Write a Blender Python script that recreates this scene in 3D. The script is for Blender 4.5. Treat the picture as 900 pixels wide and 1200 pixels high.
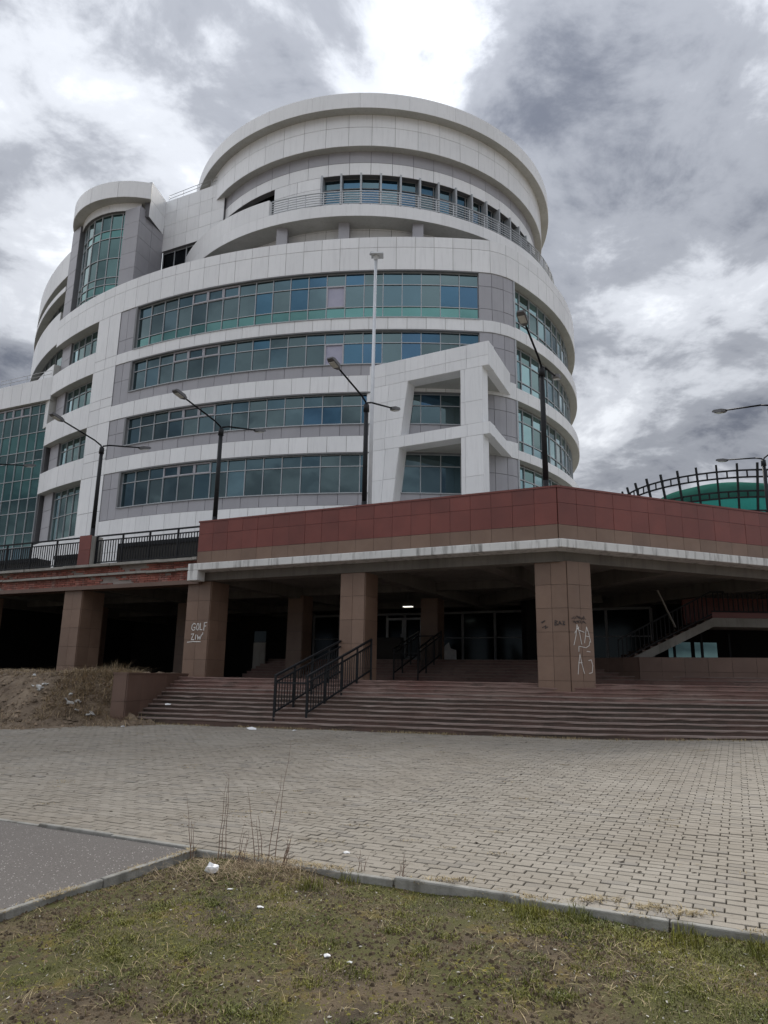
import bpy, bmesh, math, random
from mathutils import Vector, Matrix
import numpy as np
random.seed(7); RNG = np.random.default_rng(11)
for o in list(bpy.data.objects): bpy.data.objects.remove(o)
SC = bpy.context.scene
COL = SC.collection
R = math.radians
EYE = 1.7

# ------------------------------------------------------------------ camera
cam_d = bpy.data.cameras.new('camera'); cam = bpy.data.objects.new('camera', cam_d); COL.objects.link(cam)
cam_d.sensor_fit = 'VERTICAL'; cam_d.sensor_height = 36.0; cam_d.lens = 832/1200*36
cam_d.clip_start = 0.05; cam_d.clip_end = 3000
_p, _r = R(13.05), 0.016
_f = Vector((0, math.cos(_p), math.sin(_p))); _u0 = Vector((0, -math.sin(_p), math.cos(_p))); _x = Vector((1, 0, 0))
_rt = _x*math.cos(_r)+_u0*math.sin(_r); _up = _u0*math.cos(_r)-_x*math.sin(_r)
M = Matrix((_rt, _up, -_f)).transposed().to_4x4(); M.translation = (0, 0, EYE)
cam.matrix_world = M
SC.camera = cam

# ------------------------------------------------------------------ sky, sun, exposure
SUN_AZ, SUN_EL = R(8.0), R(46.0)
sun_dir = Vector((math.sin(SUN_AZ)*math.cos(SUN_EL), math.cos(SUN_AZ)*math.cos(SUN_EL), math.sin(SUN_EL)))
CLOUD_OFF = (11.9, -14.2, 0.0)
CLOUD_GAIN = 0.96
w = bpy.data.worlds.new('World'); SC.world = w; w.use_nodes = True
nt = w.node_tree; nt.nodes.clear()
def N(t, typ, **kw):
    n = t.nodes.new(typ)
    for k, v in kw.items():
        if k.startswith('i_'): n.inputs[k[2:].replace('_', ' ')].default_value = v
        else: setattr(n, k, v)
    return n
def mth(t, op, a, b=None, clamp=False):
    n = t.nodes.new('ShaderNodeMath'); n.operation = op; n.use_clamp = clamp
    for i, v in enumerate((a, b)):
        if v is None: continue
        if isinstance(v, (int, float)): n.inputs[i].default_value = v
        else: t.links.new(v, n.inputs[i])
    return n.outputs[0]
def ramp(t, fac, stops, interp='LINEAR'):
    n = t.nodes.new('ShaderNodeValToRGB'); cr = n.color_ramp; cr.interpolation = interp
    while len(cr.elements) < len(stops): cr.elements.new(0.5)
    for e, (p, c) in zip(cr.elements, stops):
        e.position = p; e.color = (c[0], c[1], c[2], 1) if not isinstance(c, (int, float)) else (c, c, c, 1)
    t.links.new(fac, n.inputs[0]); return n.outputs[0]
def mixc(t, fac, a, b, blend='MIX'):
    n = t.nodes.new('ShaderNodeMix'); n.data_type = 'RGBA'; n.blend_type = blend
    for s, v in (('Factor', fac), ('A', a), ('B', b)):
        inp = [i for i in n.inputs if i.name == s and i.enabled][0] if s != 'Factor' else n.inputs[0]
        if isinstance(v, (int, float)): inp.default_value = v
        elif isinstance(v, tuple): inp.default_value = (*v, 1)
        else: t.links.new(v, inp)
    return [o for o in n.outputs if o.enabled][0]
def build_world():
    t = nt; L = t.links.new
    out = N(t, 'ShaderNodeOutputWorld'); bg = N(t, 'ShaderNodeBackground'); bg2 = N(t, 'ShaderNodeBackground')
    sky = N(t, 'ShaderNodeTexSky', sky_type='NISHITA', sun_disc=False, sun_elevation=SUN_EL, sun_rotation=SUN_AZ)
    L(sky.outputs[0], bg.inputs[0]); bg.inputs[1].default_value = 0.12
    tc = N(t, 'ShaderNodeTexCoord'); sp = N(t, 'ShaderNodeSeparateXYZ'); L(tc.outputs['Generated'], sp.inputs[0])
    z = mth(t, 'ADD', mth(t, 'MAXIMUM', sp.outputs[2], 0.0), 0.22)
    cx = mth(t, 'DIVIDE', sp.outputs[0], z); cy = mth(t, 'DIVIDE', sp.outputs[1], z)
    cb = N(t, 'ShaderNodeCombineXYZ'); L(cx, cb.inputs[0]); L(cy, cb.inputs[1])
    mp = N(t, 'ShaderNodeMapping'); L(cb.outputs[0], mp.inputs[0]); mp.inputs['Location'].default_value = CLOUD_OFF
    def noise(sc, det, rough, dist=0.0):
        n = N(t, 'ShaderNodeTexNoise', i_Scale=sc, i_Detail=det, i_Roughness=rough, i_Distortion=dist); L(mp.outputs[0], n.inputs['Vector']); return n.outputs['Fac']
    big = noise(0.75, 2, .5, .2); mid = noise(2.2, 9, .58, .25); fine = noise(5.5, 8, .62, .35)
    d = mth(t, 'ADD', mth(t, 'MULTIPLY', big, .56), mth(t, 'MULTIPLY', mid, .54))
    d = mth(t, 'SUBTRACT', mth(t, 'ADD', d, mth(t, 'MULTIPLY', fine, .26)), .062)
    # d averages about 0.61
    col = ramp(t, d, [(.43, (.285, .296, .316)), (.53, (.247, .256, .272)), (.60, (.175, .183, .199)), (.67, (.097, .103, .117)), (.76, (.044, .049, .062))], 'EASE')
    # brighter towards the zenith, as under any overcast
    zen = mth(t, 'ADD', .62, mth(t, 'MULTIPLY', mth(t, 'MAXIMUM', sp.outputs[2], 0.0), 1.24))
    # veiled sun behind the cloud layer
    vm = N(t, 'ShaderNodeVectorMath', operation='DOT_PRODUCT'); L(tc.outputs['Generated'], vm.inputs[0]); vm.inputs[1].default_value = sun_dir
    dt = mth(t, 'MAXIMUM', vm.outputs['Value'], 0.0)
    thin = ramp(t, d, [(.50, 1.0), (.68, .12)])
    glow = mth(t, 'ADD', mth(t, 'MULTIPLY', mth(t, 'POWER', dt, 200), .6), mth(t, 'MULTIPLY', mth(t, 'POWER', dt, 22), .15))
    glow = mth(t, 'MULTIPLY', glow, thin)
    st = mth(t, 'MULTIPLY', mth(t, 'ADD', zen, glow), CLOUD_GAIN)
    L(col, bg2.inputs[0]); L(st, bg2.inputs[1])
    cov = ramp(t, d, [(.36, .35), (.43, 1.0)])
    mx = N(t, 'ShaderNodeMixShader'); L(cov, mx.inputs[0]); L(bg.outputs[0], mx.inputs[1]); L(bg2.outputs[0], mx.inputs[2])
    L(mx.outputs[0], out.inputs[0])
build_world()
sd = bpy.data.lights.new('sun', 'SUN'); sd.energy = 1.5; sd.angle = R(22); sd.color = (1, .96, .9)
sun = bpy.data.objects.new('sun', sd); COL.objects.link(sun)
sun.rotation_euler = (-sun_dir).to_track_quat('-Z', 'Y').to_euler()
vs = SC.view_settings
vs.view_transform = 'Standard'; vs.look = 'None'; vs.exposure = 1.85; vs.gamma = 1; vs.use_curve_mapping = False

# ------------------------------------------------------------------ helpers
def tag(o, label=None, cat=None, group=None, kind=None):
    if label: o['label'] = label
    if cat: o['category'] = cat
    if group: o['group'] = group
    if kind: o['kind'] = kind
    return o
def empty(name, loc, label=None, cat=None, group=None):
    o = bpy.data.objects.new(name, None); o.location = loc; o.empty_display_size = .2; COL.objects.link(o)
    return tag(o, label, cat, group)
def wloc(o):
    v = Vector((0, 0, 0))
    while o is not None: v = v+Vector(o.location); o = o.parent
    return v
def link(name, me, mat, parent=None):
    o = bpy.data.objects.new(name, me)
    if mat and not me.materials: me.materials.append(mat)
    COL.objects.link(o)
    if parent is not None: o.parent = parent; o.location = -wloc(parent)
    return o
class MB:
    def __init__(s): s.v = []; s.f = []
    def add(s, vs, fs):
        k = len(s.v); s.v += [tuple(map(float, q)) for q in vs]; s.f += [tuple(i+k for i in f) for f in fs]; return s
    def hexa(s, q):   # 8 points: bottom 4 then top 4 (same winding, counter-clockwise from above)
        return s.add(q, [(3, 2, 1, 0), (4, 5, 6, 7), (0, 1, 5, 4), (1, 2, 6, 5), (2, 3, 7, 6), (3, 0, 4, 7)])
    def box(s, c, sz, rz=0):
        a, b, h = sz[0]/2, sz[1]/2, sz[2]/2; cr, sr = math.cos(rz), math.sin(rz)
        pts = [(c[0]+x*cr-y*sr, c[1]+x*sr+y*cr, c[2]+z) for z in (-h, h) for x, y in ((-a, -b), (a, -b), (a, b), (-a, b))]
        return s.hexa(pts)
    def prism(s, poly, z0, z1):
        n = len(poly)
        s.add([(x, y, z0) for x, y in poly]+[(x, y, z1) for x, y in poly],
              [tuple(range(n-1, -1, -1)), tuple(range(n, 2*n))]+[(i, (i+1) % n, n+(i+1) % n, n+i) for i in range(n)]); return s
    def tube(s, p0, p1, r0, r1=None, n=8, cap=True):
        r1 = r0 if r1 is None else r1
        p0, p1 = Vector(p0), Vector(p1); d = (p1-p0).normalized()
        a = d.orthogonal().normalized(); b = d.cross(a)
        vs = [p0+(a*math.cos(2*math.pi*i/n)+b*math.sin(2*math.pi*i/n))*r0 for i in range(n)]
        vs += [p1+(a*math.cos(2*math.pi*i/n)+b*math.sin(2*math.pi*i/n))*r1 for i in range(n)]
        fs = [(i, (i+1) % n, n+(i+1) % n, n+i) for i in range(n)]
        if cap: fs += [tuple(range(n-1, -1, -1)), tuple(range(n, 2*n))]
        return s.add(vs, fs)
    def bar(s, p0, p1, w, h):  # rectangular bar, h measured upwards-ish
        p0, p1 = Vector(p0), Vector(p1); d = (p1-p0).normalized()
        sd = d.cross(Vector((0, 0, 1)))
        sd = sd.normalized() if sd.length > 1e-4 else Vector((1, 0, 0))
        u = sd.cross(d).normalized(); q = []
        for p in (p0, p1):
            for a, b in ((-1, -1), (1, -1), (1, 1), (-1, 1)): q.append(p+sd*a*w/2+u*b*h/2)
        return s.add(q, [(0, 1, 2, 3), (7, 6, 5, 4), (0, 4, 5, 1), (1, 5, 6, 2), (2, 6, 7, 3), (3, 7, 4, 0)])
    def mesh(s, name):
        me = bpy.data.meshes.new(name); me.from_pydata(s.v, [], s.f); me.update(); return me
    def build(s, name, mat, parent=None, smooth=False):
        me = s.mesh(name)
        bm = bmesh.new(); bm.from_mesh(me); bmesh.ops.recalc_face_normals(bm, faces=bm.faces); bm.to_mesh(me); bm.free()
        if smooth: me.polygons.foreach_set('use_smooth', [True]*len(me.polygons))
        return link(name, me, mat, parent)
PIECES = {}     # kind -> list of (size, verts, faces, material, parent)
def piece(kind, mb, mat, parent, scope='building'):
    a = np.array(mb.v); ctr = a.mean(0); dist = np.linalg.norm(ctr-np.array([0, 0, EYE]))
    size = np.linalg.norm(a.max(0)-a.min(0))/dist
    PIECES.setdefault((scope, kind), []).append((size, mb, mat, parent))
def flush_pieces(limit=300):
    for (scope, kind), lst in PIECES.items():
        lst.sort(key=lambda q: -q[0])
        for size, mb, mat, parent in lst[:limit]: mb.build(kind, mat, parent)
        rest = {}
        for size, mb, mat, parent in lst[limit:]: rest.setdefault((parent.name, mat.name), []).append((mb, mat, parent))
        for k, items in rest.items():
            J = MB()
            for mb, mat, parent in items: J.add(mb.v, mb.f)
            o = J.build(kind, items[0][1], items[0][2]); o['kind'] = 'stuff'

# ------------------------------------------------------------------ materials
def mat_base(name):
    m = bpy.data.materials.new(name); m.use_nodes = True; t = m.node_tree
    b = t.nodes['Principled BSDF']; return m, t, b
def coords(t, kind='Object', scale=(1, 1, 1)):
    tc = t.nodes.new('ShaderNodeTexCoord')
    if kind == 'World':
        g = t.nodes.new('ShaderNodeNewGeometry'); src = g.outputs['Position']
    else: src = tc.outputs[kind]
    mp = t.nodes.new('ShaderNodeMapping'); mp.inputs['Scale'].default_value = scale; t.links.new(src, mp.inputs[0]); return mp.outputs[0]
def noise(t, vec, scale, det=4, rough=.55, dist=0.0):
    n = N(t, 'ShaderNodeTexNoise', i_Scale=scale, i_Detail=det, i_Roughness=rough, i_Distortion=dist); t.links.new(vec, n.inputs['Vector']); return n.outputs['Fac']
def bump(t, b, h, strength=.3, dist=.02):
    n = t.nodes.new('ShaderNodeBump'); n.inputs['Strength'].default_value = strength; n.inputs['Distance'].default_value = dist
    t.links.new(h, n.inputs['Height']); t.links.new(n.outputs[0], b.inputs['Normal'])
def simple(name, c1, c2, scale=3, rough=.5, metallic=0, var=0.0, bmp=0, bscale=40, sc3=(1, 1, 1), spec=.5, streak=0, dirt=None):
    """two-tone noise colour, optional per-object variation, bump and vertical run-off streaks"""
    m, t, b = mat_base(name); v = coords(t, 'World', sc3)
    f = ramp(t, noise(t, v, scale, 5, .6), [(.3, 0.0), (.7, 1.0)])
    c = mixc(t, f, c1, c2)
    if streak:
        vv = coords(t, 'World', (3.5, 3.5, .35))
        s = ramp(t, noise(t, vv, 1.6, 6, .65), [(.50, 0.0), (.72, 1.0)])
        c = mixc(t, mth(t, 'MULTIPLY', s, streak), c, dirt or tuple(x*.35 for x in c1))
    if var:
        oi = t.nodes.new('ShaderNodeObjectInfo'); g = t.nodes.new('ShaderNodeNewGeometry')
        rr = mth(t, 'FRACT', mth(t, 'ADD', oi.outputs['Random'], g.outputs['Random Per Island']))
        k = mth(t, 'ADD', 1-var, mth(t, 'MULTIPLY', rr, 2*var))
        hs = t.nodes.new('ShaderNodeHueSaturation'); t.links.new(c, hs.inputs['Color']); t.links.new(k, hs.inputs['Value']); c = hs.outputs[0]
    t.links.new(c, b.inputs['Base Color'])
    b.inputs['Roughness'].default_value = rough; b.inputs['Metallic'].default_value = metallic; b.inputs['Specular IOR Level'].default_value = spec
    if bmp: bump(t, b, noise(t, v, bscale, 6, .6), bmp, .01)
    return m
MT = {}
MT['white'] = simple('white_cladding', (.79, .80, .812), (.85, .855, .865), .35, .38, var=.045, streak=.20, dirt=(.42, .42, .43))
MT['lilac'] = simple('lilac_cladding', (.345, .342, .372), (.395, .392, .42), .4, .42, var=.05, streak=.15, dirt=(.24, .23, .25))
MT['joint'] = simple('cladding_backing', (.13, .13, .14), (.16, .16, .17), 1, .8)
MT['soffit'] = simple('soffit_grey', (.40, .40, .38), (.50, .50, .48), .6, .6, streak=.25)
MT['alu'] = simple('aluminium_frame', (.36, .38, .40), (.43, .45, .47), 2, .45, .2)
MT['dkframe'] = simple('grey_window_frame', (.16, .165, .175), (.2, .205, .21), 2, .45)
MT['lilframe'] = simple('lilac_vent_frame', (.42, .41, .45), (.46, .45, .49), 2, .45)
MT['steel'] = simple('steel_rail', (.38, .39, .40), (.48, .49, .5), 4, .35, .6)
MT['black'] = simple('black_painted_steel', (.010, .011, .013), (.018, .019, .021), 6, .55, bmp=.1, spec=.25)
MT['lampgrey'] = simple('lamp_housing', (.10, .10, .105), (.14, .14, .145), 4, .55)
MT['blackarm'] = simple('black_lamp_arm', (.010, .010, .012), (.014, .014, .016), 3, .7, spec=.1)
MT['lens'] = simple('lamp_lens', (.5, .5, .46), (.6, .6, .55), 4, .2)
MT['galv'] = simple('galvanised_mast', (.55, .57, .6), (.64, .66, .68), 3, .4, .2)
MT['red'] = simple('red_granite_tile', (.145, .038, .029), (.195, .053, .040), 1.3, .36, var=.13, bmp=.05, bscale=30, streak=.2, dirt=(.15, .05, .045))
MT['brown'] = simple('brown_granite_tile', (.170, .106, .074), (.215, .140, .100), 1.6, .42, var=.10, bmp=.05, bscale=30, streak=.25, dirt=(.2, .14, .11))
MT['brownwall'] = simple('brown_wall_tile', (.125, .076, .056), (.16, .10, .076), 1.6, .45, var=.08, streak=.3, dirt=(.12, .085, .07))
MT['grout'] = simple('dark_grout', (.05, .04, .035), (.07, .055, .05), 5, .9)
MT['ledge'] = simple('white_painted_concrete', (.60, .60, .585), (.72, .72, .70), 1.2, .7, bmp=.25, bscale=14, streak=.85, dirt=(.10, .095, .085))
MT['conc'] = simple('grey_concrete', (.25, .24, .215), (.36, .345, .315), 1.1, .85, bmp=.3, bscale=18, streak=.5, dirt=(.09, .085, .075))
MT['beam'] = simple('dark_streaked_beam', (.13, .12, .105), (.19, .175, .155), 1.1, .85, bmp=.2, bscale=14, streak=.4, dirt=(.045, .042, .038))  # darker than the plain concrete, with dark vertical streaks
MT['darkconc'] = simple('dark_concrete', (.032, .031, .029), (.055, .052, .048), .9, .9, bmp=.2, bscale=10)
MT['brick'] = simple('weathered_brick', (.20, .062, .046), (.30, .11, .08), 1.5, .85, var=.35, bmp=.4, bscale=25, streak=.55, dirt=(.30, .25, .225))
MT['mortar'] = simple('mortar', (.22, .185, .165), (.33, .29, .265), 2, .95, bmp=.4, bscale=20)
MT['paver'] = None
MT['bag'] = simple('white_plastic', (.72, .72, .72), (.82, .82, .82), 8, .4, bmp=.3, bscale=40)
MT['rubble'] = simple('broken_concrete', (.50, .50, .49), (.68, .68, .66), 5, .85, bmp=.4, bscale=30)
MT['rubber'] = simple('black_rubber', (.015, .015, .015), (.03, .03, .03), 5, .7)
MT['chalk'] = simple('white_paint', (.68, .67, .64), (.80, .79, .76), 30, .8)
MT['marker'] = simple('black_marker', (.03, .025, .025), (.05, .04, .04), 30, .7)
MT['wood'] = simple('dry_stem', (.14, .085, .06), (.22, .14, .10), 20, .8)
MT['straw'] = simple('dry_straw', (.24, .175, .10), (.44, .34, .21), 9, .8, var=.3)

def glass(name, tint, tint2, rough=.03, dark=.0):
    m, t, b = mat_base(name)
    oi = t.nodes.new('ShaderNodeObjectInfo'); g = t.nodes.new('ShaderNodeNewGeometry')
    rr = mth(t, 'FRACT', mth(t, 'ADD', oi.outputs['Random'], g.outputs['Random Per Island']))
    c = mixc(t, ramp(t, rr, [(.35, 0.0), (.95, 1.0)]), tint, tint2)
    v = coords(t, 'World')
    f = noise(t, v, .5, 3)
    c = mixc(t, mth(t, 'MULTIPLY', f, .35), c, tuple(x*.45 for x in tint))
    t.links.new(c, b.inputs['Base Color']); b.inputs['Metallic'].default_value = .85; b.inputs['Roughness'].default_value = rough
    b.inputs['Specular IOR Level'].default_value = .6
    bump(t, b, noise(t, v, .8, 2), .05, .05)
    return m
MT['glass'] = glass('tinted_glass', (.105, .150, .158), (.085, .145, .175))
MT['glassblue'] = glass('blue_tinted_glass', (.055, .115, .18), (.06, .135, .19))
MT['glassgreen'] = glass('green_spandrel_glass', (.10, .22, .21), (.12, .25, .235))
MT['glassright'] = glass('blue_green_glass', (.21, .33, .355), (.24, .39, .39))
MT['glassteal'] = glass('teal_glass', (.105, .175, .172), (.125, .21, .205))
MT['vent'] = simple('frosted_vent_pane', (.36, .36, .47), (.42, .42, .52), 3, .3)
MT['darkglass'] = glass('dark_interior_glass', (.012, .016, .017), (.010, .014, .018), .12)
MT['domegreen'] = simple('dome_dark_green_glass', (.022, .085, .066), (.035, .12, .095), 1, .95, spec=.0)
MT['dometeal'] = simple('dome_bright_teal_glass', (.03, .33, .28), (.04, .40, .34), 1, .4, spec=.3)

def stone_step():
    m, t, b = mat_base('worn_red_granite_step'); v = coords(t, 'World')
    f1 = ramp(t, noise(t, v, .55, 6, .65, .4), [(.35, 0.0), (.66, 1.0)])
    c = mixc(t, f1, (.165, .085, .070), (.225, .155, .130))
    f2 = ramp(t, noise(t, coords(t, 'World', (1, 1, 4)), 2.4, 6, .7), [(.52, 0.0), (.70, 1.0)])
    c = mixc(t, mth(t, 'MULTIPLY', f2, .7), c, (.055, .045, .036))
    f3 = ramp(t, noise(t, v, 7, 5, .7), [(.63, 0.0), (.74, 1.0)])
    c = mixc(t, mth(t, 'MULTIPLY', f3, .45), c, (.30, .25, .22))
    t.links.new(c, b.inputs['Base Color']); b.inputs['Roughness'].default_value = .7
    bump(t, b, noise(t, v, 25, 6, .6), .25, .01); return m
MT['step'] = stone_step()
MT['tread'] = simple('worn_step_nosing', (.165, .115, .096), (.25, .195, .168), 2.2, .65, bmp=.25, bscale=22, streak=.35, dirt=(.10, .075, .06))
def riser_mat():
    m, t, b = mat_base('grimy_step_riser'); v = coords(t, 'World')
    f1 = ramp(t, noise(t, v, .7, 6, .65, .4), [(.40, 0.0), (.62, 1.0)])
    c = mixc(t, f1, (.060, .047, .037), (.115, .070, .056))
    f3 = ramp(t, noise(t, v, 5, 5, .7), [(.60, 0.0), (.74, 1.0)])
    c = mixc(t, mth(t, 'MULTIPLY', f3, .35), c, (.22, .17, .14))
    t.links.new(c, b.inputs['Base Color']); b.inputs['Roughness'].default_value = .8
    bump(t, b, noise(t, v, 25, 6, .6), .3, .01); return m
MT['riser'] = riser_mat()
def paver_mat():
    m, t, b = mat_base('grey_concrete_paver'); v = coords(t, 'World')
    oi = t.nodes.new('ShaderNodeObjectInfo'); g = t.nodes.new('ShaderNodeNewGeometry')
    rr = mth(t, 'FRACT', mth(t, 'ADD', oi.outputs['Random'], g.outputs['Random Per Island']))
    c = mixc(t, rr, (.245, .218, .178), (.305, .274, .229))
    odd = ramp(t, rr, [(.90, 0.0), (.91, 1.0)], 'CONSTANT'); c = mixc(t, mth(t, 'MULTIPLY', odd, .6), c, (.17, .155, .135))
    f = ramp(t, noise(t, v, .45, 6, .65, .5), [(.42, 0.0), (.68, 1.0)])
    c = mixc(t, mth(t, 'MULTIPLY', f, .5), c, (.185, .155, .115))
    f2 = ramp(t, noise(t, coords(t, 'World', (1, 2.2, 1)), 3.2, 6, .7), [(.58, 0.0), (.70, 1.0)])
    c = mixc(t, mth(t, 'MULTIPLY', f2, .6), c, (.12, .095, .065))
    sp = ramp(t, noise(t, v, 140, 2, .5), [(.35, .88), (.7, 1.08)])
    c = mixc(t, 1.0, c, sp, 'MULTIPLY')
    t.links.new(c, b.inputs['Base Color']); b.inputs['Roughness'].default_value = .85
    bump(t, b, noise(t, v, 160, 3, .6), .25, .004); return m
MT['paver'] = paver_mat()
MT['soiljoint'] = simple('dirt_in_joints', (.035, .026, .018), (.06, .046, .028), 6, .95, bmp=.4, bscale=80)
def asphalt_mat():
    m, t, b = mat_base('worn_asphalt'); v = coords(t, 'World')
    c = mixc(t, ramp(t, noise(t, v, 90, 3, .7), [(.35, 0.0), (.65, 1.0)]), (.066, .057, .051), (.142, .126, .115))
    vo = N(t, 'ShaderNodeTexVoronoi', i_Scale=42.0); t.links.new(v, vo.inputs['Vector'])
    dots = ramp(t, vo.outputs['Distance'], [(.0, 1.0), (.20, 1.0), (.24, 0.0)])
    pick = ramp(t, vo.outputs['Color'], [(.62, 0.0), (.66, 1.0)])
    c = mixc(t, mth(t, 'MULTIPLY', mth(t, 'MULTIPLY', dots, pick), .8), c, (.62, .59, .55))
    c = mixc(t, mth(t, 'MULTIPLY', ramp(t, noise(t, v, .8, 5), [(.4, 0.0), (.7, 1.0)]), .35), c, (.13, .12, .11))
    t.links.new(c, b.inputs['Base Color']); b.inputs['Roughness'].default_value = .8
    bump(t, b, noise(t, v, 120, 3, .6), .5, .006); return m
MT['asphalt'] = asphalt_mat()
def lawn_mat():
    m, t, b = mat_base('mossy_soil'); v = coords(t, 'World')
    c = mixc(t, ramp(t, noise(t, v, 2.2, 7, .7), [(.35, 0.0), (.65, 1.0)]), (.046, .032, .017), (.145, .105, .060))
    moss = ramp(t, noise(t, v, 1.3, 6, .7, .3), [(.44, 0.0), (.56, 1.0)])
    c = mixc(t, mth(t, 'MULTIPLY', moss, .85), c, (.075, .075, .012))
    ym = ramp(t, noise(t, coords(t, 'World', (1.1, 1, 1)), 2.9, 6, .7), [(.56, 0.0), (.66, 1.0)])
    c = mixc(t, mth(t, 'MULTIPLY', ym, .7), c, (.16, .115, .016))
    gr = ramp(t, noise(t, v, 1.7, 5, .6, 1.0), [(.62, 0.0), (.67, 1.0)])
    c = mixc(t, mth(t, 'MULTIPLY', gr, .6), c, (.15, .115, .07))
    t.links.new(c, b.inputs['Base Color']); b.inputs['Roughness'].default_value = .95
    bump(t, b, noise(t, v, 55, 6, .7), .9, .02); return m
MT['lawn'] = lawn_mat()
MT['kerb'] = simple('concrete_kerb', (.20, .195, .175), (.33, .32, .29), 5, .85, var=.08, bmp=.8, bscale=30, streak=.75, dirt=(.085, .075, .055))
MT['mound'] = simple('dry_soil', (.10, .07, .047), (.23, .175, .12), 2.0, .95, bmp=1.0, bscale=14)
MT['grassg'] = simple('green_grass', (.072, .096, .012), (.225, .205, .028), 2.2, .7, var=.5)
MT['grassd'] = simple('dry_grass', (.22, .165, .08), (.42, .335, .185), 3, .8, var=.3)
MT['moundclod'] = simple('mound_clod', (.12, .085, .056), (.26, .195, .135), 3, .95, var=.4, bmp=.5, bscale=30)
MT['clod'] = simple('soil_clod', (.05, .034, .019), (.15, .108, .062), 4, .95, var=.4)
MT['mosslump'] = simple('moss', (.10, .098, .014), (.18, .145, .022), 2.5, .95, var=.35)
MT['chips'] = simple('pale_chips', (.40, .37, .31), (.60, .57, .51), 20, .8, var=.2)
MT['ground'] = simple('bare_ground', (.10, .085, .065), (.15, .13, .10), .5, .95)
MT['blackvoid'] = simple('shade_dark_wall', (.012, .012, .012), (.02, .019, .018), .7, .9)  # near-black base colour puts the undercroft's shade into the wall

# ------------------------------------------------------------------ setting: ground, plaza, road, lawn
PH = R(26.2); nv = Vector((math.sin(PH), math.cos(PH), 0)); rv = Vector((math.cos(PH), -math.sin(PH), 0))
SL = 0.03
def gz(x, y): return SL*(nv.x*x+nv.y*y)
def rn(r, n, dz=0.0):
    p = rv*r+nv*n; return (p.x, p.y, SL*n+dz)
N0 = 5.45
g = MB(); g.add([(-900, -900, -1.2), (900, -900, -1.2), (900, 900, -1.2), (-900, 900, -1.2)], [(0, 1, 2, 3)])
tag(g.build('ground', MT['ground']), kind='structure')
plaza = MB()
plaza.hexa([rn(-28, N0, -.3), rn(26, N0, -.3), rn(26, 19.2, -.3), rn(-28, 19.2, -.3), rn(-28, N0, -.034), rn(26, N0, -.034), rn(26, 19.2, -.034), rn(-28, 19.2, -.034)])
plaza_o = tag(plaza.build('paved_plaza', MT['soiljoint']), kind='structure')
PL, PW, GAP = .2, .1, .0095
def paver_geo():
    a, b, c, h = PL/2-GAP/2, PW/2-GAP/2, .004, .05
    m = MB()
    m.add([(-a, -b, -h), (a, -b, -h), (a, b, -h), (-a, b, -h), (-a, -b, -c), (a, -b, -c), (a, b, -c), (-a, b, -c),
           (-a+c, -b+c, 0), (a-c, -b+c, 0), (a-c, b-c, 0), (-a+c, b-c, 0)],
          [(0, 1, 5, 4), (1, 2, 6, 5), (2, 3, 7, 6), (3, 0, 4, 7), (4, 5, 9, 8), (5, 6, 10, 9), (6, 7, 11, 10), (7, 4, 8, 11), (8, 9, 10, 11)])
    return m
PG = paver_geo(); pm = PG.mesh('paver'); pm.materials.append(MT['paver'])
pav = []
rows = int((18.2-N0-.06)/PW)
for i in range(rows):
    n = N0+.062+PW*(i+.5); off = (0, .076)[i % 2]+.004*math.sin(i*1.7)
    r0 = max(-27, -7.0-n*1.05); r1 = min(24, 3.0+n*.62)
    for k in range(int(math.floor(r0/PL)), int(math.ceil(r1/PL))):
        r = k*PL+off
        p = rv*r+nv*n
        if p.y > 21.2 or p.x < -16 or p.x > 17: continue
        pav.append((math.hypot(p.x, p.y), r, n))
# those in the picture come first, nearest first
def in_view(p, mar=.02):
    v = Vector(p)-Vector((0, 0, EYE)); f = v.dot(_f)
    return f > 0 and abs(v.dot(_rt)/f*832) < 450*(1+mar) and abs(v.dot(_up)/f*832) < 600*(1+mar)
pav.sort(key=lambda q: (not in_view(rn(q[1], q[2])), q[0]))
def paver_matrix(r, n):
    x, y, z = rn(r, n)
    ex = Vector((rv.x, rv.y, 0)); ey = Vector((nv.x, nv.y, SL)).normalized(); ez = ex.cross(ey)
    m = Matrix((ex, ey, ez)).transposed()
    tw = Matrix.Rotation(random.gauss(0, .012), 3, 'Z') @ Matrix.Rotation(random.gauss(0, .012), 3, 'X') @ Matrix.Rotation(random.gauss(0, .010), 3, 'Y')
    m4 = (m@tw).to_4x4(); m4.translation = (x, y, z+random.gauss(0, .0018)+.009*math.sin(x*.9+1)*math.sin(y*.7-x*.3)+.004*math.sin(x*2.7-y*1.9)-.004); return m4
for i, (d, r, n) in enumerate(pav[:300]):
    o = bpy.data.objects.new('paver', pm); COL.objects.link(o); o.parent = plaza_o; o.matrix_local = paver_matrix(r, n)
V = np.array(PG.v); V4 = np.c_[V, np.ones(len(V))]; allv = []; allf = []; fv = PG.f; cnt = 0
for d, r, n in pav[300:]:
    mm = np.array(paver_matrix(r, n)); allv.append((V4@mm.T)[:, :3]); allf += [tuple(q+cnt for q in f) for f in fv]; cnt += len(V)
me = bpy.data.meshes.new('paver_field'); me.from_pydata(np.concatenate(allv).tolist(), [], allf); me.update()
o = link('paver_field', me, MT['paver'], plaza_o); o['kind'] = 'stuff'

KC = rv*(-4.55)+nv*N0     # lawn corner, where the two kerbs meet
kd = Vector((-2.47+1.66, 5.14-6.58, 0)).normalized()   # the road kerb runs towards the viewer and to the left
def seg_ext(p, d, t): return p+d*t
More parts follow.
